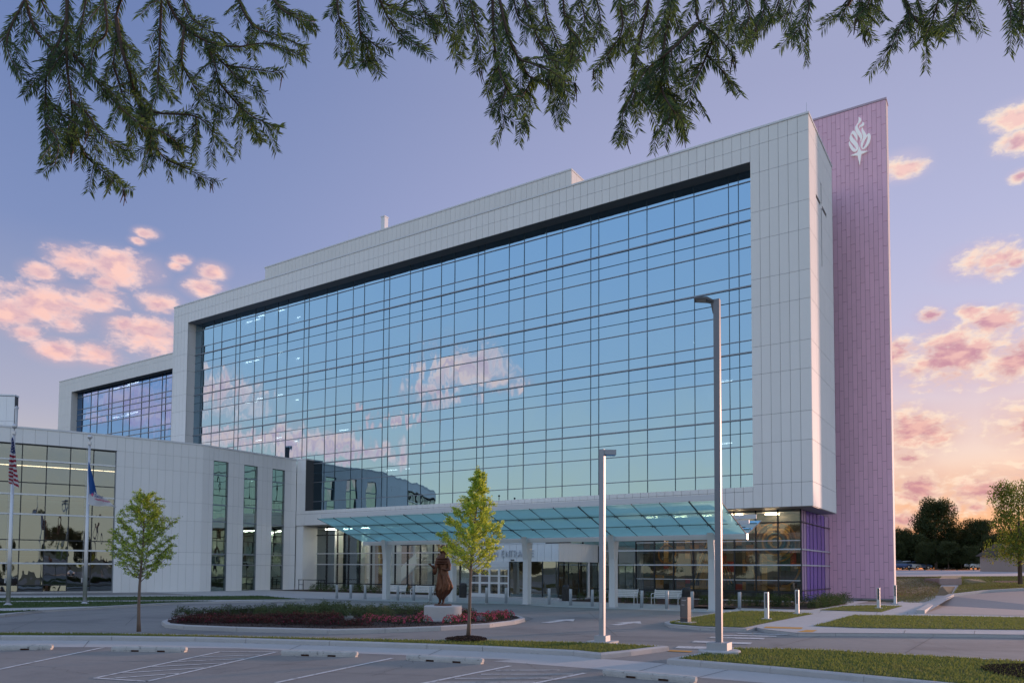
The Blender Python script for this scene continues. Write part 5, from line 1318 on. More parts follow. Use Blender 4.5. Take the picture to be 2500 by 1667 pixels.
TX1, TX2, TX3 = mat('flag_text_blue', (.05, .07, .2), .8), mat('flag_text_red', (.45, .03, .12), .8), mat('flag_pink', (.60, .08, .2), .8)
def ftext(body, x_, y_, sz, m, ang_):
    o_ = pd(180+x_/7.125, 1040+y_/7.125, dep2-.42); ca_, sa = math.cos(ang_), math.sin(ang_)
    ex, ey = RT*ca_+UP*sa, UP*ca_-RT*sa
    mw = Matrix((ex, ey, -FW)).transposed().to_4x4(); mw.translation = o_
    return text_mesh('lettering', body, sz, m, whf, mw, ext=.002, bold=.004)
pxm = dep2/F_PX/7.125
ftext('Saint', 352, 1225, 62*pxm*1.25, TX1, R(-13)); ftext('Health', 362, 1278, 40*pxm*1.2, TX2, R(-10)); ftext('System', 492, 1302, 40*pxm*1.2, TX2, R(-11))
c_ = Vector((325, 1190)); m = MB()
for k_ in range(4):
    a = R(45+90*k_); e = [(c_.x+20*math.cos(a), c_.y+26*math.sin(a))]
    cc = Vector((c_.x+13*math.cos(R(90*k_)), c_.y+18*math.sin(R(90*k_)))); pts = [(cc.x+11*math.cos(R(q_)), cc.y+14*math.sin(R(q_))) for q_ in range(0, 360, 45)]
    w = [pd(180+a_/7.125, 1040+b_/7.125, dep2-.42) for a_, b_ in pts]; m.add(w, [tuple(range(8))])
m.build('flag_emblem', TX3, whf, fix=False)

# ------------------------------------------------------------------ statue
S0 = gz(1081, 1512, .16); PZ = .68
ped = thing('statue_pedestal', (S0.x, S0.y, .13), 'pale round drum pedestal in the planting bed', 'pedestal')
m = MB(); m.lathe((S0.x, S0.y, 0), [(.74, .10), (.74, .19), (.69, .2), (.69, PZ-.03), (.66, PZ)], 48); m.build('drum', mat('pedestal_stone', (.50, .49, .48), .7, var=.1, vscale=3), ped)
sta = thing('statue', (S0.x, S0.y, PZ), 'bronze statue of a robed person with one hand reaching out', 'statue')
BZ = mat('bronze', (.12, .055, .032), .38, .75, var=.35, vscale=9, stain=(6, (.07, .035, .025), .5, .7))
m = MB(); sx_ = S0.x; sy_ = S0.y
def sp(x_, y_, z): q = Vector((sx_, sy_, 0))+RH*x_+FH*y_; return (q.x, q.y, PZ+.06+z)
b = MB(); n_ = 20
b.add([sp(.34*math.cos(2*math.pi*k_/n_), .28*math.sin(2*math.pi*k_/n_), -.07) for k_ in range(n_)]+[sp(.30*math.cos(2*math.pi*k_/n_), .24*math.sin(2*math.pi*k_/n_), .0) for k_ in range(n_)], [tuple(range(n_))[::-1], tuple(range(n_, 2*n_))]+[(k_, (k_+1) % n_, n_+(k_+1) % n_, n_+k_) for k_ in range(n_)])
b.build('base', BZ, sta)
sec = [(.16, -.045, .10, .09, .0), (.26, -.05, .17, .13, .5), (.36, -.02, .23, .17, 1), (.52, .03, .27, .20, 1), (.70, .06, .25, .19, 1), (.92, .04, .21, .17, .8), (1.08, .0, .20, .16, .6), (1.26, -.01, .17, .14, .5), (1.42, -.03, .185, .145, .4), (1.58, -.045, .20, .14, .4), (1.70, -.045, .20, .12, .3), (1.77, -.045, .13, .10, .1), (1.83, -.045, .07, .07, 0), (1.92, -.05, .06, .065, 0)]
N_ = 44; vs = []
for (z, cx, a, c_, fo) in sec:
    for k_ in range(N_):
        t_ = 2*math.pi*k_/N_; f_ = 1+fo*(.07*math.sin(9*t_+z*5)+.05*math.sin(15*t_-z*9)+.04*math.sin(5*t_+3*z)); vs.append(sp(cx+a*f_*math.cos(t_), c_*f_*math.sin(t_), z))
m.add(vs, [(i*N_+k_, i*N_+(k_+1) % N_, (i+1)*N_+(k_+1) % N_, (i+1)*N_+k_) for i in range(len(sec)-1) for k_ in range(N_)]+[tuple(range(N_))[::-1], tuple((len(sec)-1)*N_+k_ for k_ in range(N_))])
def ball(c, r, n1=12, n2=16):
    vs = []; 
    for i in range(n1+1):
        ph = math.pi*i/n1
        for k_ in range(n2):
            th = 2*math.pi*k_/n2; vs.append(sp(c[0]+r[0]*math.sin(ph)*math.cos(th), c[1]+r[1]*math.sin(ph)*math.sin(th), c[2]+r[2]*math.cos(ph)))
    m.add(vs, [(i*n2+k_, i*n2+(k_+1) % n2, (i+1)*n2+(k_+1) % n2, (i+1)*n2+k_) for i in range(n1) for k_ in range(n2)])
def T_(pts, r, n=10): m.tube([sp(*p) for p in pts], r, n)
ball((-.05, -.01, 2.02), (.105, .12, .145)); ball((-.02, .03, 2.03), (.12, .12, .15)); ball((.02, .05, 1.90), (.10, .10, .13))      # head, hair
ball((-.085, -.085, 1.93), (.055, .055, .08)); ball((-.115, -.10, 2.02), (.022, .022, .03)); ball((-.08, -.115, 2.05), (.05, .012, .012)); ball((-.10, -.095, 1.975), (.03, .02, .01))   # beard, nose, brow, mouth
ball((-.06, .09, 2.01), (.02, .015, .03))
T_([(-.19, -.02, 1.66), (-.25, -.05, 1.42), (-.27, -.09, 1.30), (-.36, -.20, 1.34), (-.42, -.27, 1.40)], [.085, .075, .065, .045, .035])
ball((-.30, -.12, 1.22), (.09, .07, .16))                                                          # hanging sleeve
ball((-.44, -.29, 1.42), (.035, .03, .045))
for k_, (dx, dz, l_) in enumerate(((-.03, .03, .07), (-.045, .015, .085), (-.05, 0, .09), (-.045, -.015, .08))):
    T_([(-.45, -.30+.012*k_, 1.425+.5*dz), (-.45+dx*.7, -.32+.012*k_, 1.435+dz), (-.45+dx*1.5, -.33+.012*k_, 1.45+dz)], [.012, .011, .008], 6)
T_([(-.43, -.28, 1.45), (-.44, -.29, 1.49), (-.46, -.30, 1.52)], [.012, .011, .008], 6)
T_([(.13, -.02, 1.66), (.22, -.06, 1.42), (.22, -.10, 1.26), (.10, -.22, 1.24), (.02, -.26, 1.28)], [.085, .075, .065, .045, .035])
ball((.00, -.27, 1.29), (.045, .03, .04))
for k_ in range(4): T_([(.0, -.27, 1.31-.02*k_), (-.04, -.29, 1.315-.02*k_), (-.075, -.28, 1.31-.02*k_)], [.012, .011, .008], 6)
T_([(.0, -.27, 1.32), (-.01, -.30, 1.345), (-.03, -.31, 1.36)], [.012, .011, .008], 6)
ball((-.03, -.02, 1.66), (.235, .15, .05)); ball((-.06, -.04, 1.56), (.225, .16, .04)); ball((-.08, -.05, 1.48), (.21, .16, .035))      # shawl folds
T_([(.12, -.1, 1.05), (.24, -.02, .8), (.30, .02, .6), (.20, .0, .38)], [.05, .07, .08, .05]); T_([(-.16, -.08, 1.1), (-.18, -.1, .8), (-.22, -.06, .5), (-.2, -.04, .28)], [.04, .05, .06, .04]); T_([(0, -.17, 1.05), (.05, -.2, .75), (.02, -.21, .45), (-.04, -.14, .25)], [.03, .05, .05, .03])
for s in (-1, 1):
    T_([(-.05+s*.065, 0, .30), (-.05+s*.06, .0, .10), (-.055+s*.06, -.0, .03)], [.06, .045, .045]); ball((-.075+s*.065, -.06, .03), (.045, .11, .035))
body = m.build('body', BZ, sta, fix=True)
md = body.modifiers.new('remesh', 'REMESH'); md.mode = 'VOXEL'; md.voxel_size = .014; md.use_smooth_shade = True
sm_ = body.modifiers.new('smooth', 'SMOOTH'); sm_.factor = .5; sm_.iterations = 2
# ------------------------------------------------------------------ vegetation
BARK = mat('bark', (.11, .075, .055), .9, var=.3, vscale=9, bump=.6, bscale=40)
BARKG = mat('young_bark', (.17, .125, .095), .9, var=.3, vscale=9, bump=.4, bscale=50)
LF1 = mat('leaf_fresh', (.22, .33, .045), .6, var=.25, vscale=2.5, trans=(.5, (.46, .60, .08)))
LF1b = mat('leaf_fresh_light', (.50, .60, .08), .6, var=.2, vscale=2.5, trans=(.55, (.80, .86, .12)))
LF1c = mat('leaf_fresh_dark', (.10, .17, .025), .6, var=.2, vscale=2.5, trans=(.45, (.22, .32, .04)))
LF1d = mat('leaf_olive', (.40, .42, .07), .6, var=.2, vscale=2.5, trans=(.45, (.36, .36, .06)))
def young_tree(base, H, crown0, prof, seed, lab, mats, nl, lean=0.0, leaf=.05, nb=34):
    rng = np.random.default_rng(seed); rr = random.Random(seed)
    r = thing('young_tree', tuple(base), lab, 'tree')
    B_ = Vector(base); top = B_+Vector((0, 0, H-.13))+RH*lean
    def tr(t_): return B_.lerp(top, t_)+RH*(.03*math.sin(t_*7+seed))
    m = MB(); ts = [i/12 for i in range(13)]
    m.tube([tr(t_) for t_ in ts], [max(.006, .052*(1-.9*t_)) if t_ > .02 else .065 for t_ in ts], 10); m.build('trunk', BARKG, r, smooth=True)
    br = MB(); LP = []; LD = []
    for i in range(nb):
        u = (i+.3*rr.random())/nb; t0 = crown0+(0.96-crown0)*u**1.05
        p0 = tr(t0); az = i*2.399+rr.uniform(-.4, .4); rad = prof(u)*rr.uniform(.75, 1.08)
        d = Vector((math.cos(az), math.sin(az), 0)); rise = rad*rr.uniform(.55, .95)
        pts = [p0, p0+d*rad*.45+ZV*rise*.35, p0+d*rad*.8+ZV*rise*.75, p0+d*rad+ZV*rise*1.05]
        br.tube(pts, [.014*(1-u*.6), .010*(1-u*.6), .006, .003], 5)
        n_tw = int(6+8*rad)
        for k_ in range(n_tw):
            f = .22+.78*(k_+rr.random())/n_tw; i0 = min(2, int(f*3)); q = pts[i0].lerp(pts[i0+1], f*3-i0)
            td = (d*rr.uniform(-.1, .9)+Vector((rr.gauss(0, 1), rr.gauss(0, 1), rr.uniform(-.2, 1)))*.65).normalized()*rr.uniform(.12, .30)*(.6+.6*rad)
            br.tube([q, q+td*.6+ZV*.02, q+td], [.005, .004, .002], 4, cap=False)
            nl_ = int(nl*rr.uniform(.5, 1.5))
            for w in range(nl_):
                s_ = rr.random()**.7; LP.append(q+td*s_+Vector((rr.gauss(0, .028), rr.gauss(0, .028), rr.gauss(0, .028)))); LD.append(td.normalized())
    br.build('branches', BARKG, r)
    P = np.array([tuple(p) for p in LP]); Dd = np.array([tuple(p) for p in LD])
    quads_mesh('crown', leaves(P, leaf, rng, .5, dirs=Dd), mats, r); return r
def profL(u): return (.42+1.35*u)*(1) if u < .38 else max(.06, .93*(1-(u-.38)/.66)**.78)
T1 = gz(338.5, 1541, .125); T2 = gz(1141, 1551, .14)
young_tree(T1, 4.29, .345, lambda u: 1.02*(.72+.28*min(1, u/.15))*(1-max(0, u-.15)/.9)**.72, 3, 'young leafy tree growing in the verge before the curved wing', [LF1, LF1c, LF1, LF1b], 34, lean=.05, leaf=.05, nb=52)
young_tree(T2, 4.94, .345, lambda u: 1.0*(.75+.25*min(1, u/.12))*(1-max(0, u-.12)/.92)**1.15, 8, 'young bright yellow-green tree in a mulch ring before the entrance', [LF1, LF1b, LF1b, LF1], 48, lean=.28, leaf=.05, nb=60)
# shrubs
def shrub_mesh(name, mats, n, leaf, seed, hemi=(.5, .5, .55), flowers=None, loc=(0, 0, 0)):
    rng = np.random.default_rng(seed)
    d = rng.normal(size=(n, 3)); d /= np.linalg.norm(d, axis=1)[:, None]; d[:, 2] = np.abs(d[:, 2])
    rad = rng.uniform(.35, 1, n)**.6; lump = 1+.22*np.sin(d[:, 0]*5+seed)*np.cos(d[:, 1]*6+seed*2)
    P = d*rad[:, None]*lump[:, None]*np.array(hemi); P[:, 2] += .02
    return leaves(P, leaf, rng, .55, dirs=d)
SHG = [mat('shrub_leaf', (.035, .065, .016), .6, var=.3, trans=(.3, (.06, .10, .02))), mat('shrub_leaf_light', (.07, .11, .025), .6, var=.3, trans=(.3, (.1, .16, .03)))]
SHO = [mat('olive_leaf', (.12, .16, .055), .6, var=.3, trans=(.3, (.1, .13, .04))), mat('olive_leaf_b', (.075, .105, .04), .6, var=.3)]
BAR = [mat('barberry_leaf', (.028, .008, .010), .6, var=.3, trans=(.3, (.10, .012, .015))), mat('barberry_green', (.035, .035, .015), .6, var=.3), mat('barberry_red', (.07, .008, .014), .6, trans=(.3, (.2, .02, .03)))]
ROSE = mat('rose_pink', (.72, .10, .24), .6, rnd=.1, trans=(.3, (.7, .1, .2))); ROSEL = mat('rose_coral', (.68, .16, .18), .6, trans=(.3, (.7, .2, .2)))
protos = {}
def proto(kind):
    if kind in protos: return protos[kind]
    sp_ = {'box': (SHG, 900, .05, (.42, .42, .62)), 'olive': (SHO, 1300, .07, (.62, .62, .68)), 'barberry': (BAR, 900, .05, (.5, .5, .40)), 'dark': (SHG+[BAR[1]], 1200, .06, (.6, .6, .58)), 'rose': (SHG, 700, .05, (.45, .45, .45)), 'silver': ([mat('silver_leaf', (.32, .36, .36), .7)], 500, .05, (.26, .26, .32))}[kind]
    V = shrub_mesh(kind, sp_[0], sp_[1], sp_[2], len(protos)+3, sp_[3])
    me1 = quads_mesh('foliage_proto', V, sp_[0], None, False); m1 = me1.data; bpy.data.objects.remove(me1)
    extra = []
    b = MB()
    for k_ in range(5):
        a = 2*math.pi*k_/5; b.tube([(0, 0, -.03), (.1*math.cos(a), .1*math.sin(a), .12), (.25*math.cos(a)*sp_[3][0]*2, .25*math.sin(a)*sp_[3][1]*2, .3)], [.012, .009, .004], 4)
    so_ = b.build('stems_proto', BARK); m2 = so_.data; bpy.data.objects.remove(so_)
    extra.append(('stems', m2))
    if kind in ('rose', 'barberry'):
        rng = np.random.default_rng(44); n = 42 if kind == 'rose' else 5; d = rng.normal(size=(n, 3)); d[:, 2] = np.abs(d[:, 2])*.9+.15; d /= np.linalg.norm(d, axis=1)[:, None]; C_ = d*np.array(sp_[3])*1.03
        Vf = []
        for c_ in C_:
            for q in range(6):
                Vf.append(leaves(c_[None, :]+rng.normal(size=(1, 3))*.016, .075 if kind == 'rose' else .06, rng, .85)[0])
        fo = quads_mesh('flower_proto', np.array(Vf), [ROSE, ROSEL] if kind == 'rose' else [mat('crimson', (.26, .015, .05), .6), mat('crimson_b', (.18, .012, .04), .6)], None, False); m3 = fo.data; bpy.data.objects.remove(fo); extra.append(('flowers', m3))
    protos[kind] = (m1, extra); return protos[kind]
NAMES = {'box': 'boxwood_shrub', 'olive': 'evergreen_shrub', 'barberry': 'barberry_shrub', 'dark': 'evergreen_shrub', 'rose': 'rose_bush', 'silver': 'silver_shrub'}
def plant(kind, x_, y_, z, s, label, group, rs=None):
    m1, ex = proto(kind); r = bpy.data.objects.new(NAMES[kind], None); r.empty_display_size = .1; r.location = (x_, y_, z); r.rotation_euler.z = random.uniform(0, 6.28); k_ = s*random.uniform(.88, 1.12); r.scale = (k_*random.uniform(.9, 1.1), k_*random.uniform(.9, 1.1), k_*random.uniform(.88, 1.14))
    link(r); tag(r, label, 'shrub', group); ORG[r] = Vector((x_, y_, z))
    o = bpy.data.objects.new('foliage', m1); link(o, r)
    for nm, me in ex: link(bpy.data.objects.new(nm, me), r)
    return r
# planting bed: a helper to stand plants in the oval
def bed(px, py): return gz(px, py, .15)
random.seed(21)
for i in range(15):      # tall dark evergreens, back row left
    x_ = 1310+80*i; q = bed(*c2(x_, 1090-2.8*i+random.uniform(-3, 3))); plant('dark', q.x, q.y, .14, .62, 'dark evergreen shrub, %s along the back row from the shaded tip of the bed' % ORD[i], 'dark evergreens at the shaded end of the bed')
for i in range(13):
    q = bed(*c3(320+82*i, 1056+random.uniform(-8, 8)+i*1.2))
    if abs(q.x-S0.x) < .8 and abs(q.y-S0.y) < .9: continue
    plant('olive', q.x, q.y, .14, .66, 'olive green clipped shrub in the row behind the flowers', 'olive shrubs of the planting bed')
for i in range(9):
    q = bed(*c3(120+110*i, 1085+random.uniform(-6, 6)))
    if abs(q.x-S0.x) < .85 and abs(q.y-S0.y) < .95: continue
    plant('olive', q.x, q.y, .14, .6, 'olive green clipped shrub in the row behind the flowers', 'olive shrubs of the planting bed')
for i in range(24):
    q = bed(*c2(1270+58*i, 1126+1.1*i+random.uniform(-6, 5))); plant('barberry', q.x, q.y, .14, .62, 'low crimson leaved barberry along the front of the bed', 'crimson barberries in the bed')
for i in range(16):
    q = bed(*c2(1400+66*i, 1106+random.uniform(-4, 4))); plant('barberry', q.x, q.y, .14, .62, 'low crimson leaved barberry along the front of the bed', 'crimson barberries in the bed')
for (x_, y_) in ((880, 1112), (935, 1122), (1000, 1122), (1040, 1126), (1095, 1134), (1190, 1128), (1255, 1112), (1270, 1096), (1290, 1130)):
    q = bed(*c3(x_, y_)); plant('rose', q.x, q.y, .14, .52, 'pink rose bush in bloom on the shaded side of the pedestal', 'pink roses before the pedestal')
for (x_, y_) in ((1470, 1134), (1500, 1118), (1535, 1128), (1560, 1112), (1600, 1122), (1640, 1108), (1690, 1112), (1730, 1116), (1760, 1100), (1800, 1090), (1850, 1096), (1880, 1088), (1820, 1106), (1545, 1082)):
    q = bed(*c3(x_, y_)); plant('rose', q.x, q.y, .14, .62, 'pink rose bush in bloom between pedestal and the bed tip', 'pink roses at the bright end of the bed')
q = bed(*c3(1600, 1085)); plant('dark', q.x, q.y, .14, .62, 'lone dark evergreen behind the roses right of the pedestal', 'x')
for (x_, y_) in ((745, 1122), (1690, 1118)):
    q = bed(*c3(x_, y_)); plant('silver', q.x, q.y, .14, .8, 'small silver leaved shrub among the flowers', 'silver shrubs')
# mulch chips on the bed
V = np.column_stack([RNG.uniform(min(p[0] for p in OVq), max(p[0] for p in OVq), 9000), RNG.uniform(min(p[1] for p in OVq), max(p[1] for p in OVq), 9000)]); V = V[in_poly(V, OVq)]
o = quads_mesh('mulch_chips', leaves(np.column_stack([V, np.full(len(V), .145)]), .06, RNG, .4), MULCH); tag(o, 'dark bark mulch covering the planting bed', 'mulch', kind='stuff')
# bed along the building
for i, (x_, y_) in enumerate(((60, 1005), (270, 1012), (350, 1014), (410, 1015), (465, 1016), (540, 1016), (575, 1018), (622, 1020), (680, 1016), (790, 1018), (840, 1030))):
    q = gz(*c5(x_, y_), .1); plant('box', q.x, q.y, .1, .95, 'small round boxwood, %s along the mural windows counting towards the pink tower' % ORD[i], 'boxwoods under the mural windows')
for i in range(9):
    q = gz(*c5(872+24*i, 1026-4.2*i), .1); plant('box', q.x, q.y, .1, 1.1, 'dense boxwood, %s in the clump running to the pink tower' % ORD[i], 'boxwood clump by the purple glazing')
for i, (x_, y_, Y) in enumerate(((1418, 1463, 44.6), (1455, 1470, 43.5), (1482, 1470, 43.5), (1532, 1470, 43.6), (1558, 1470, 43.6), (1588, 1470, 43.6), (1652, 1473, 43.4), (1722, 1478, 42.6), (1740, 1478, 42.6))):
    q = pY(x_, y_, Y); plant('box', q.x, q.y, .03, .95, 'small boxwood, %s behind the benches counting from the entrance' % ORD[i], 'boxwoods behind the benches')
for i, (x_,) in enumerate(((765,), (782,), (800,), (815,), (838,), (850,), (872,), (885,), (905,), (920,), (951,), (990,), (1032,), (1118,), (1128,))):
    q = pY(x_, 1455, 47.0); plant('box', q.x, q.y, .03, 1.05, 'small boxwood, %s before the lobby glass counting from the wing' % ORD[i], 'boxwoods before the lobby glass')
flat('mulch_bed', W2([c5(-60, 1016), c5(300, 1028), c5(820, 1040), c5(1090, 1000), c5(1000, 985), c5(700, 985), c5(0, 992)], .1), .112, MULCH, None, 'structure')
flat('mulch_bed', [(-24.5, 43), (-11.5, 43), (-11.5, 51.5), (-24.5, 51.5)], .014, MULCH, None, 'structure')
flat('mulch_bed', [(-56.4, 46), (-35.5, 46), (-35.5, 51.4), (-56.4, 51.4)], .014, MULCH, None, 'structure')

# ------------------------------------------------------------------ trees of the background
FL = [mat('far_leaf', (.030, .050, .012), .7, var=.3, vscale=.8, trans=(.35, (.10, .10, .02))), mat('far_leaf_b', (.05, .07, .018), .7, var=.3, vscale=.8, trans=(.35, (.14, .12, .025)))]
def crown_mesh(seed, n, lobes, leaf, nrm=1.0):
    rr = random.Random(seed); rng = np.random.default_rng(seed); L_ = []
    for i in range(lobes):
        a = rr.uniform(0, 6.28); z = rr.uniform(.25, .98); rad = .36*math.sin(math.pi*min(.97, max(.05, z*.78+.1)))**.7*rr.uniform(.4, 1.1); L_.append((rad*math.cos(a), rad*math.sin(a), z, rr.uniform(.07, .17)))
    P = []
    for (x_, y_, z, s) in L_:
        k_ = max(20, int(n*(s**2)/sum(q[3]**2 for q in L_))); d = rng.normal(size=(k_, 3)); d /= np.linalg.norm(d, axis=1)[:, None]
        P.append(np.array([x_, y_, z])+d*s*(rng.uniform(.45, 1.08, k_)[:, None])*np.array([1, 1, .8]))
    P = np.concatenate(P); P = P[P[:, 2] > .16]; return leaves(P, leaf, rng, .6)
crowns = []
for s in range(3):
    o = quads_mesh('crown_proto', crown_mesh(50+s, 26000, 90, .026), FL, None, False); crowns.append(o.data); bpy.data.objects.remove(o)
def big_tree(base, H, wid, lab, k_, group='trees beyond the upper car park', cm=None):
    r = thing('broadleaf_tree', tuple(base), lab, 'tree', group); B_ = Vector(base)
    m = MB(); m.tube([B_-ZV*.2, B_+ZV*H*.2, B_+ZV*H*.55, B_+ZV*H*.8], [H*.022, H*.018, H*.012, H*.004], 8)
    for q in range(6):
        a = q*1.05+k_; d = Vector((math.cos(a), math.sin(a), 0)); m.tube([B_+ZV*H*(.22+.05*q), B_+ZV*H*(.38+.05*q)+d*wid*.22, B_+ZV*H*(.5+.05*q)+d*wid*.36], [H*.009, H*.006, H*.002], 6)
    m.build('trunk', BARK, r)
    o = bpy.data.objects.new('crown', cm or crowns[k_ % 3]); o.scale = (wid*1.15, wid*1.15, H); o.rotation_euler.z = k_*1.3; link(o, r)
    return r
def bt(x_, ytop, ybase, dep, wpx, lab, k_):
    B_ = pd(*c5(x_, ybase), dep); T_ = pd(*c5(x_, ytop), dep); big_tree(B_, (T_-B_).z*1.0, wpx/2.94*dep/F_PX, lab, k_)
bt(1720, 268, 745, 165, 320, 'tall round crowned tree standing highest behind the car park', 0)
bt(1480, 460, 745, 160, 150, 'small tree beside the right edge of the pink tower', 1)
bt(1570, 505, 745, 158, 200, 'low dark tree between the tower and the tallest tree', 2)
bt(1900, 455, 745, 168, 190, 'dark tree just right of the tallest tree', 1)
bt(2020, 405, 745, 160, 250, 'medium broad tree left of the tan house', 2)
bt(2110, 520, 745, 150, 160, 'low bushy tree beside the tan house', 0)
bt(2230, 470, 748, 172, 220, 'dark tree behind the right edge leafy tree', 1)
bt(1650, 560, 745, 150, 150, 'low dark bush tree under the tallest tree', 1)
bt(1810, 560, 745, 148, 170, 'low dark bush tree before the porch house', 0)
bt(2420, 420, 748, 165, 300, 'broad dark tree behind the tan house', 2)
bt(2160, 575, 748, 155, 150, 'low dark thicket tree left of the tan house', 2)
bt(2300, 540, 748, 158, 190, 'dark thicket tree against the tan house gable', 0)
bt(1960, 585, 746, 146, 140, 'low dark thicket tree screening the porch house', 1)
bt(1440, 560, 746, 156, 130, 'low dark thicket tree hard against the tower edge', 0)
for i, x_ in enumerate((1430, 1530, 1640, 1760, 1870, 1990, 2090, 2190)):
    B_ = pd(*c5(x_, 752), 171+3*(i % 3)); big_tree(B_-ZV*1.2, 7.0+(i % 3), 11.0, 'low dark thicket filling the gap under the trees, %s from the tower' % ORD[i], i, 'thickets under the far trees')
# leafy tree at the right edge
RB = pd(*c5(2325, 838), 62); TT = pd(*c5(2325, 150), 62)
ro = quads_mesh('crown_proto2', crown_mesh(77, 14000, 70, .022), [LF1c, mat('leaf_backlit', (.10, .12, .02), .6, trans=(.5, (.30, .30, .05))), LF1c], None, False); rm = ro.data; bpy.data.objects.remove(ro)
big_tree(RB, (TT-RB).z, 4.9, 'loose leafy young tree on the bank beside the path', 1, None, rm)
b = MB(); b.add([tuple(pd(*c5(2225+105*math.cos(2*math.pi*k_/20), 842+6.5*math.sin(2*math.pi*k_/20)), 63-1.2*math.sin(2*math.pi*k_/20))+ZV*.05) for k_ in range(20)], [tuple(range(20))]); o = b.build('mulch_bed', MULCH, fix=False); o['kind'] = 'structure'
# houses far behind
def house(x0, x1, yb, ye, yr, dep, lab, wall):
    A = pd(*c5(x0, yb), dep); B_ = pd(*c5(x1, yb), dep); w = (B_-A).length; mid = (A+B_)/2; hE = (pd(*c5(x0, ye), dep)-A).z; hR = (pd(*c5(x0, yr), dep)-A).z
    r = thing('house', tuple(mid), lab, 'house'); D_ = 9.0
    def P_(u, v, z): q = mid+RH*u+FH*v; return (q.x, q.y, mid.z+z)
    h_ = w/2
    m = MB(); m.hexa([P_(-h_, 0, -.3), P_(h_, 0, -.3), P_(h_, D_, -.3), P_(-h_, D_, -.3)], [P_(-h_, 0, hE), P_(h_, 0, hE), P_(h_, D_, hE), P_(-h_, D_, hE)]); m.build('wall', wall, r)
    m = MB(); o_ = .5; m.add([P_(-h_-o_, -o_, hE), P_(h_+o_, -o_, hE), P_(h_+o_, D_+o_, hE), P_(-h_-o_, D_+o_, hE), P_(-h_-o_, D_/2, hR), P_(h_+o_, D_/2, hR)], [(0, 1, 5, 4), (2, 3, 4, 5), (1, 2, 5), (3, 0, 4), (0, 3, 2, 1)]); m.build('roof', mat('roof_shingle', (.12, .10, .095), .9, var=.2), r)
    for u in (-.6, -.1, .5):
        m = MB(); m.hexa([P_(h_*u, -.06, .9), P_(h_*u+1.0, -.06, .9), P_(h_*u+1.0, .02, .9), P_(h_*u, .02, .9)], [P_(h_*u, -.06, 2.1), P_(h_*u+1.0, -.06, 2.1), P_(h_*u+1.0, .02, 2.1), P_(h_*u, .02, 2.1)]); wn = m.build('window', mat('house_window', (.08, .09, .1), .1), r)
        m = MB(); m.hexa([P_(h_*u-.1, -.05, .8), P_(h_*u+1.1, -.05, .8), P_(h_*u+1.1, .0, .8), P_(h_*u-.1, .0, .8)], [P_(h_*u-.1, -.05, .9), P_(h_*u+1.1, -.05, .9), P_(h_*u+1.1, .0, .9), P_(h_*u-.1, .0, .9)]); m.build('sill', mat('house_trim', (.7, .68, .66), .6), wn)
    for u in (-.9, -.45, 0, .45, .9):
        m = MB(); a = P_(h_*u, -1.6, -.2); m.box((a[0]-.09, a[0]+.09), (a[1]-.09, a[1]+.09), (a[2], a[2]+hE)); m.build('porch_post', mat('house_trim', (.7, .68, .66), .6), r)
    m = MB(); m.hexa([P_(-h_, -1.9, hE-.15), P_(h_, -1.9, hE-.15), P_(h_, 0, hE-.05), P_(-h_, 0, hE-.05)], [P_(-h_, -1.9, hE), P_(h_, -1.9, hE), P_(h_, 0, hE+.25), P_(-h_, 0, hE+.25)]); m.build('porch_roof', mat('roof_shingle', (.12, .10, .095), .9), r)
house(1865, 1960, 742, 695, 655, 178, 'small pale house with porch posts under the trees', mat('pale_siding', (.45, .42, .38), .8, var=.05))
house(2290, 2700, 775, 650, 565, 120, 'tan gabled house behind the right edge tree', mat('tan_siding', (.42, .33, .28), .8, var=.05))
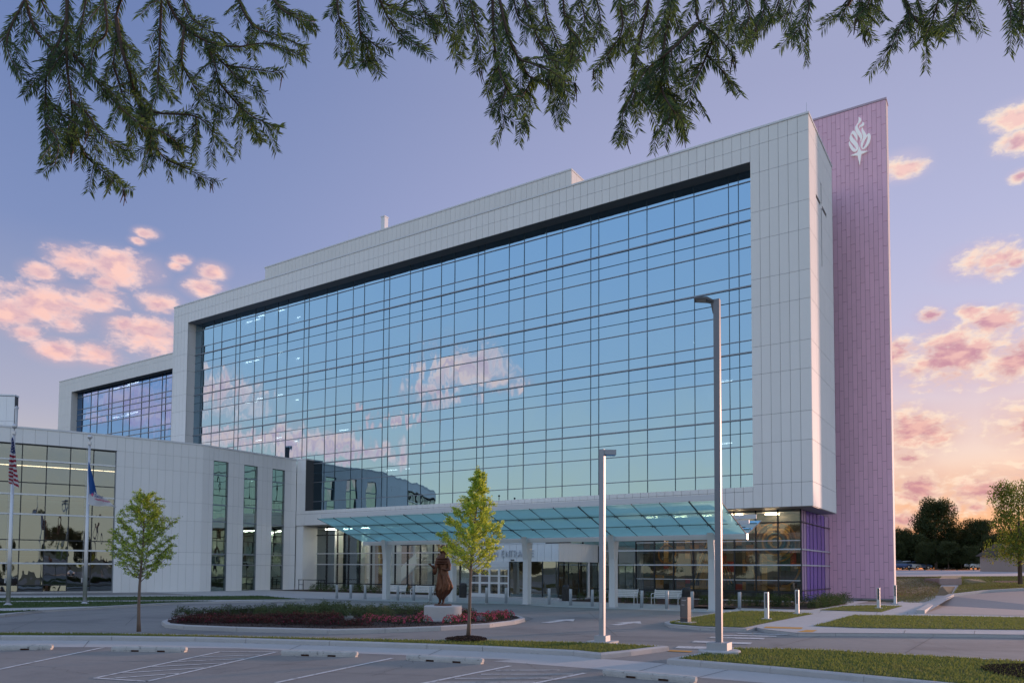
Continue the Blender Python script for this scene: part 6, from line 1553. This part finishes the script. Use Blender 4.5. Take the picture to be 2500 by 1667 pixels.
# cars parked far off
def car(c, a, label, paint, grp):
    r = thing('parked_car', tuple(c), label, 'car', grp); ca_, sa = math.cos(a), math.sin(a)
    def P_(u, v, z): return (c.x+u*ca_-v*sa, c.y+u*sa+v*ca_, c.z+z)
    PT = mat('car_paint_'+paint[0], paint[1], .25, .2, spec=.6); GLS = mat('car_glass', (.02, .025, .03), .05); TY = mat('tyre', (.015, .015, .015), .8); RM = mat('rim', (.4, .4, .42), .3, .8)
    sec = [(-2.25, .45, .72, .72), (-2.15, .32, .92, .82), (-1.3, .25, .98, .88), (-.1, .25, 1.0, .89), (1.0, .25, .97, .89), (1.9, .28, .86, .86), (2.2, .38, .70, .76)]
    m = MB(); vs = []
    for u, zb, zt, hw in sec: vs += [P_(u, -hw, zb), P_(u, -hw*1.02, (zb+zt)/2), P_(u, -hw*.94, zt), P_(u, hw*.94, zt), P_(u, hw*1.02, (zb+zt)/2), P_(u, hw, zb)]
    k_ = 6; m.add(vs, [(i*k_+j, i*k_+(j+1) % k_, (i+1)*k_+(j+1) % k_, (i+1)*k_+j) for i in range(len(sec)-1) for j in range(k_)]+[tuple(range(k_))[::-1], tuple((len(sec)-1)*k_+j for j in range(k_))]); m.build('body', PT, r, smooth=False)
    m = MB(); cb = [(-1.9, .95, .78), (-1.5, 1.45, .66), (.1, 1.52, .66), (1.05, .98, .78)]; vs = []
    for u, z, hw in cb: vs += [P_(u, -hw, z), P_(u, hw, z)]
    vs += [P_(-1.9, -.80, .93), P_(-1.9, .80, .93), P_(1.05, .80, .93), P_(1.05, -.80, .93)]
    m.add(vs, [(0, 1, 3, 2), (4, 5, 7, 6), (8, 0, 2, 4, 6, 11), (9, 10, 7, 5, 3, 1)]); m.build('windows', GLS, r)
    m = MB(); m.hexa([P_(-1.52, -.67, 1.45), P_(.14, -.67, 1.52), P_(.14, .67, 1.52), P_(-1.52, .67, 1.45)], [P_(-1.4, -.6, 1.52), P_(.0, -.6, 1.57), P_(.0, .6, 1.57), P_(-1.4, .6, 1.52)]); m.build('roof', PT, r)
    for u in (-1.35, 1.35):
        for s in (-1, 1):
            A = Vector(P_(u, s*.72, .33)); B_ = Vector(P_(u, s*.93, .33)); m = MB(); m.tube([A, B_], .33, 18); wh = m.build('wheel', TY, r); m = MB(); m.tube([B_-(B_-A)*.1, B_+(B_-A)*.06], .2, 14); m.build('rim', RM, wh)
    for s in (-1, 1):
        m = MB(); a_, b_ = P_(2.12, s*.45, .6), P_(2.22, s*.68, .72); m.box((min(a_[0], b_[0])-.02, max(a_[0], b_[0])+.02), (min(a_[1], b_[1]), max(a_[1], b_[1])), (a_[2], b_[2])); m.build('headlight', mat('headlamp', (.8, .8, .8), .1), r)
for (x_, y_, col_, lab) in ((1525, 742, ('white', (.7, .7, .7)), 'white car parked under the trees beyond the upper lot'), (1600, 744, ('blue', (.12, .2, .35)), 'blue car parked under the trees beyond the upper lot'), (1460, 740, ('navy', (.05, .09, .2)), 'dark blue car parked nearest the pink tower'), (2020, 741, ('pale', (.6, .58, .55)), 'pale car parked by the porch house')):
    q = pd(*c5(x_, y_+4), 152); car(q, R(30), lab, col_, None)

# ------------------------------------------------------------------ bald cypress overhead
NEED = [mat('cypress_leaf', (.05, .095, .022), .6, var=.3, vscale=3, trans=(.45, (.11, .19, .035))), mat('cypress_leaf_b', (.085, .14, .03), .6, var=.3, vscale=3, trans=(.42, (.11, .17, .035))), mat('cypress_leaf_c', (.025, .042, .012), .6, trans=(.35, (.05, .085, .018)))]
TWIG = mat('cypress_twig', (.075, .045, .03), .9, var=.3, vscale=20)
cyp = thing('bald_cypress', (4.5, -2.5, 0), 'overhanging bald cypress with feathery drooping needle twigs', 'tree')
def k1(x, y): return (x/2.613, y/2.613)
def k2(x, y): return (800+x/2.613, y/2.613)
def k3(x, y): return (1600+x/2.613, y/2.613)
BR = []
for f_, pts in ((k1, [(20, 30), (45, 250), (95, 440)]), (k1, [(430, -60), (425, 300), (430, 450), (455, 640), (460, 800), (455, 930)]), (k1, [(150, -40), (220, 180), (340, 340), (300, 450), (290, 620), (285, 760), (310, 930)]),
    (k1, [(420, 140), (370, 290), (310, 420)]), (k1, [(790, -60), (740, 110), (740, 250), (720, 400), (660, 500)]), (k1, [(740, 110), (780, 320), (830, 480), (880, 660), (940, 820), (1040, 1000), (1200, 1080), (1350, 1160)]),
    (k1, [(880, 660), (1000, 720), (1250, 745), (1360, 860), (1340, 960)]), (k1, [(440, 300), (600, 500), (700, 620), (850, 760), (930, 830)]), (k1, [(455, 640), (560, 730), (640, 860), (740, 930), (840, 950)]),
    (k1, [(460, 800), (500, 900), (560, 1010), (700, 1130), (785, 1205)]), (k1, [(1040, -50), (1150, 150), (1310, 260), (1500, 300), (1700, 280), (1930, 360)]), (k1, [(1310, 290), (1380, 440), (1390, 580)]),
    (k1, [(1310, 300), (1440, 420), (1540, 520), (1690, 600)]), (k1, [(1390, 520), (1510, 660), (1640, 760), (1780, 810)]), (k1, [(1030, -50), (1020, 250), (1010, 450), (1000, 620)]), (k1, [(1160, 180), (1160, 350), (1180, 450), (1300, 640), (1420, 720)]),
    (k1, [(1500, -50), (1600, 150), (1750, 220), (1940, 300)]), (k1, [(1440, 420), (1600, 440), (1800, 470)]), (k1, [(1510, 660), (1570, 760), (1650, 900)]), (k1, [(290, 620), (380, 720), (470, 780), (550, 820)]), (k1, [(940, 820), (960, 900), (990, 1000)]),
    (k1, [(660, -60), (680, 200), (600, 300), (570, 480)]), (k1, [(1150, -60), (1210, 100), (1300, 180), (1420, 240)]), (k1, [(1700, -60), (1800, 60), (1900, 120), (2010, 140)]), (k1, [(240, -60), (300, 80), (380, 160)]), (k1, [(560, -60), (520, 160), (500, 280)]),
    (k1, [(930, 830), (1020, 840), (1120, 900), (1140, 960)]), (k1, [(720, 400), (780, 600), (840, 760), (880, 880)]), (k1, [(1240, 750), (1250, 840), (1255, 930)]), (k1, [(310, 780), (370, 900), (350, 1060)]),
    (k2, [(190, -50), (205, 200), (235, 330), (250, 430)]), (k2, [(60, -40), (70, 100), (120, 220), (150, 400)]), (k2, [(310, -50), (400, 140), (500, 250), (620, 320)]), (k2, [(205, 190), (290, 280), (380, 350)]), (k2, [(330, 10), (470, 70), (580, 130), (690, 200)]), (k2, [(560, -50), (620, 80), (690, 160)]),
    (k2, [(720, -50), (750, 60), (790, 260), (840, 420)]), (k2, [(1050, -50), (1060, 250), (1090, 430), (1130, 540), (1210, 660), (1280, 800)]), (k2, [(1090, -30), (1150, 230), (1220, 380), (1300, 500), (1420, 515), (1580, 530)]), (k2, [(1130, 560), (1110, 680), (1130, 820)]), (k2, [(1240, -50), (1330, 220), (1440, 400), (1490, 540), (1420, 710)]),
    (k2, [(1380, -50), (1400, 120), (1480, 300), (1540, 400)]), (k2, [(2060, -60), (2000, 230), (1960, 400), (1950, 580), (1880, 740), (1920, 890)]), (k2, [(2380, 120), (2170, 340), (2050, 430), (1960, 560)]), (k2, [(1955, 580), (2050, 700), (2115, 840)]), (k2, [(2150, 360), (2130, 560), (2200, 700), (2270, 810)]), (k2, [(1850, -60), (1880, 180), (1800, 330), (1700, 440)]),
    (k2, [(1600, -60), (1640, 150), (1570, 300)]), (k2, [(900, -50), (930, 120), (970, 280), (980, 430)]), (k2, [(1080, 430), (1040, 520), (1020, 600)]), (k2, [(1300, 500), (1270, 570), (1240, 620)]), (k2, [(1700, -60), (1740, 130), (1700, 260)]), (k2, [(1500, -60), (1520, 150), (1600, 250), (1620, 360)]), (k2, [(1950, -60), (1960, 100), (1900, 260)]), (k2, [(2050, 430), (2090, 560), (2080, 640)]), (k2, [(830, -50), (860, 100), (880, 200)]), (k2, [(1180, -50), (1220, 120), (1330, 200)]), (k2, [(1220, 380), (1330, 420), (1420, 480)]), (k2, [(2200, -60), (2180, 100), (2120, 260)]),
    (k3, [(260, -60), (270, 120), (380, 220), (500, 350)]), (k3, [(330, 260), (300, 420), (240, 540), (200, 680)]), (k3, [(360, 360), (440, 470), (480, 580)]), (k3, [(560, -60), (600, 100), (560, 200)]), (k3, [(810, -60), (740, 120), (620, 260)]), (k3, [(960, -60), (980, 60), (930, 160), (870, 240)]), (k3, [(400, -60), (440, 80), (400, 180)]), (k3, [(690, -60), (690, 80), (640, 160)]), (k3, [(880, -60), (850, 60), (800, 140)]), (k3, [(20, 90), (50, 400), (100, 600), (180, 780)]), (k3, [(50, 500), (70, 640), (100, 760)]), (k3, [(120, -60), (130, 120), (180, 240)]), (k3, [(500, -50), (480, 120), (440, 230)]),
    (k3, [(1260, -50), (1200, 80), (1170, 115)]), (k3, [(1310, -50), (1300, 100), (1335, 210)]), (k3, [(1440, -50), (1410, 60), (1400, 130)]), (k3, [(1560, -50), (1625, 80), (1530, 240), (1480, 390)]), (k3, [(1640, 80), (1710, 200), (1730, 310)]), (k3, [(1820, -50), (1760, 150), (1690, 290)]), (k3, [(1940, -50), (1900, 140), (1840, 220)]), (k3, [(2000, -50), (2010, 30), (1940, 100)]), (k3, [(2230, -50), (2290, 90), (2330, 170)]), (k3, [(2340, -40), (2340, 90), (2345, 190)]), (k3, [(1380, -50), (1350, 40), (1280, 110)]), (k3, [(1660, -50), (1690, 60), (1720, 130)])):
    BR.append([f_(*p) for p in pts])
CD = 5.0
rngc = np.random.default_rng(99); rc = random.Random(99)
def needles(path, spacing, ln, out, side0=None):
    """branchlets on both sides of a twig path"""
    pl = (RT*rc.gauss(0, 1)+FW*rc.gauss(0, .5)+UP*rc.gauss(0, .5))*.35
    for a, c_ in zip(path[:-1], path[1:]):
        d = c_-a; L_ = d.length
        if L_ < 1e-5: continue
        d = d/L_; n = max(1, int(L_/spacing))
        s_ = d.cross(FW+pl); s_.normalize()
        for k_ in range(n):
            q = a+d*(L_*(k_+rc.random())/n)
            for sg in (-1, 1):
                if rc.random() < .12: continue
                dr = (s_*sg*rc.uniform(.75, 1.0)+d*rc.uniform(.5, .85)-ZV*rc.uniform(.05, .40)+FW*rc.gauss(0, .22)).normalized()
                l_ = ln*rc.uniform(.55, 1.2); w = dr.cross(FW+RT*rc.gauss(0, .5)).normalized()*(l_*.045+.0009)
                tip = q+dr*l_-ZV*l_*.16; mid = q+dr*l_*.5
                out.append((tuple(q), tuple(mid+w), tuple(tip), tuple(mid-w)))
PTS = []      # where earlier branches run, so that forks start on their parent
for bi, pl in enumerate(sorted(BR, key=lambda q: q[0][1] > 6)):
    top_ = pl[0][1] <= 6; dep = CD+rc.uniform(-.6, .7)
    if not top_:
        e_ = min(PTS, key=lambda q: (q[0]-pl[0][0])**2+(q[1]-pl[0][1])**2); dep = e_[2]; pl = [(e_[0], e_[1])]+pl[1:]
    ds_ = [dep]+[dep+rc.uniform(-.12, .12) for _ in pl[1:]]
    P = [pd(x_, y_, d_) for (x_, y_), d_ in zip(pl, ds_)]
    for i in range(len(pl)-1):
        for s in range(6): PTS.append((pl[i][0]+(pl[i+1][0]-pl[i][0])*s/6, pl[i][1]+(pl[i+1][1]-pl[i][1])*s/6, ds_[i]+(ds_[i+1]-ds_[i])*s/6))
    path = []
    for i in range(len(P)-1):
        p0, p1, p2, p3 = P[max(i-1, 0)], P[i], P[i+1], P[min(i+2, len(P)-1)]
        for s in range(6):
            t_ = s/6; path.append(.5*((2*p1)+(-p0+p2)*t_+(2*p0-5*p1+4*p2-p3)*t_*t_+(-p0+3*p1-3*p2+p3)*t_**3))
    path.append(P[-1]); n = len(path); tot = sum((b_-a).length for a, b_ in zip(path[:-1], path[1:]))
    m = MB(); r0 = .006+.005*tot
    if top_: m.tube([pd(pl[0][0]+rc.uniform(-30, 30), -150, 5.0), P[0].lerp(pd(pl[0][0], -150, 5.0), .4), P[0]], [r0*1.5, r0*1.2, r0], 6)
    m.tube(path, [max(.0018, r0*(1-.85*i/(n-1))) for i in range(n)], 6); N4 = []
    st_ = int(n*.04)
    needles(path[st_:], .0054, .064, N4)
    ntw = int(tot/.09)
    for k_ in range(ntw):
        f = .05+.93*(k_+rc.random())/ntw; i = min(n-2, int(f*(n-1))); q = path[i].lerp(path[i+1], f*(n-1)-i); d = (path[i+1]-path[i]).normalized(); sg = 1 if rc.random() < .5 else -1
        s_ = d.cross(FW).normalized()*sg; l_ = rc.uniform(.10, .26)*(1.15-.5*f)
        dr = (d*rc.uniform(.5, 1)+s_*rc.uniform(.35, .9)-ZV*rc.uniform(0, .45)+FW*rc.gauss(0, .5)).normalized()
        tw = [q, q+dr*l_*.5, q+dr*l_-ZV*l_*.18]; m.tube(tw, [.003, .0024, .0014], 4, cap=False); needles(tw, .0056, .056, N4)
    if rc.random() < .45:      # hanging catkins at the tip
        for _ in range(rc.randint(1, 3)):
            e = path[-1]+RT*rc.uniform(-.01, .01); m.tube([e, e-ZV*.04+RT*rc.uniform(-.01, .01), e-ZV*rc.uniform(.07, .13)+RT*rc.uniform(-.02, .02)], [.003, .0045, .002], 5)
    br_ = m.build('branch', TWIG, cyp)
    ORG[br_] = org(cyp); quads_mesh('foliage', np.array(N4), NEED, br_)['kind'] = 'stuff'
for x0_, x1_ in ((-160, 900), (860, 1750), (1700, 2700)):
    m = MB(); m.tube([pd(x0_+(x1_-x0_)*k_/8, -150+12*math.sin(k_*1.7), 5.0) for k_ in range(9)], [.035]*9, 8); m.build('bough', BARK, cyp)
# limbs and trunk above and behind the camera
tk = MB(); tk.tube([(4.5, -2.5, -.1), (4.5, -2.5, .5), (4.45, -2.4, 4), (4.3, -2.2, 9), (4.3, -2.2, 14)], [.55, .36, .28, .18, .05], 14); tk.build('trunk', BARK, cyp)
for a, c_ in (((4.4, -2.35, 5.4), pd(300, -150, 5.0)), ((4.35, -2.3, 6.2), pd(1300, -170, 5.0)), ((4.35, -2.3, 5.0), pd(2150, -130, 5.0)), ((4.35, -2.3, 6.8), pd(760, -200, 5.2))):
    A = Vector(a); mdl = A.lerp(c_, .55)+ZV*.7; m = MB(); m.tube([A, A.lerp(mdl, .5)+ZV*.2, mdl, mdl.lerp(c_, .6)+ZV*.12, c_+(c_-mdl)*.12], [.10, .07, .05, .03, .012], 8); m.build('limb', BARK, cyp)

# ------------------------------------------------------------------ trees and cars behind the viewpoint, seen mirrored in the glass
for i, (x_, y_, h_, w_) in enumerate(((-118, -34, 9, 8), (-104, -46, 11, 10), (-90, -52, 9, 9), (-76, -58, 12, 11), (-62, -50, 9, 8), (-50, -60, 10, 10), (-36, -62, 11, 10), (-22, -58, 9, 9), (-8, -64, 11, 10), (8, -60, 10, 9), (24, -50, 11, 10), (38, -40, 9, 9), (46, -22, 10, 9), (50, -4, 9, 9))):
    big_tree((x_, y_, -.03), h_, w_, 'broadleaf tree in the row on the far side of the parking lot', i, 'trees beyond the parking lot')
for (x_, y_, a_, col_, lab) in ((2.5, 9.5, 100, ('white', (.7, .7, .7)), 'white car parked on the lot beside the viewpoint'), (6.5, 6.0, 100, ('silver', (.45, .46, .48)), 'silver car parked on the lot beside the viewpoint'), (-6, -8, 80, ('graphite', (.06, .06, .07)), 'graphite car parked on the lot')):
    car(Vector((x_, y_, .004)), R(a_), lab, col_, None)
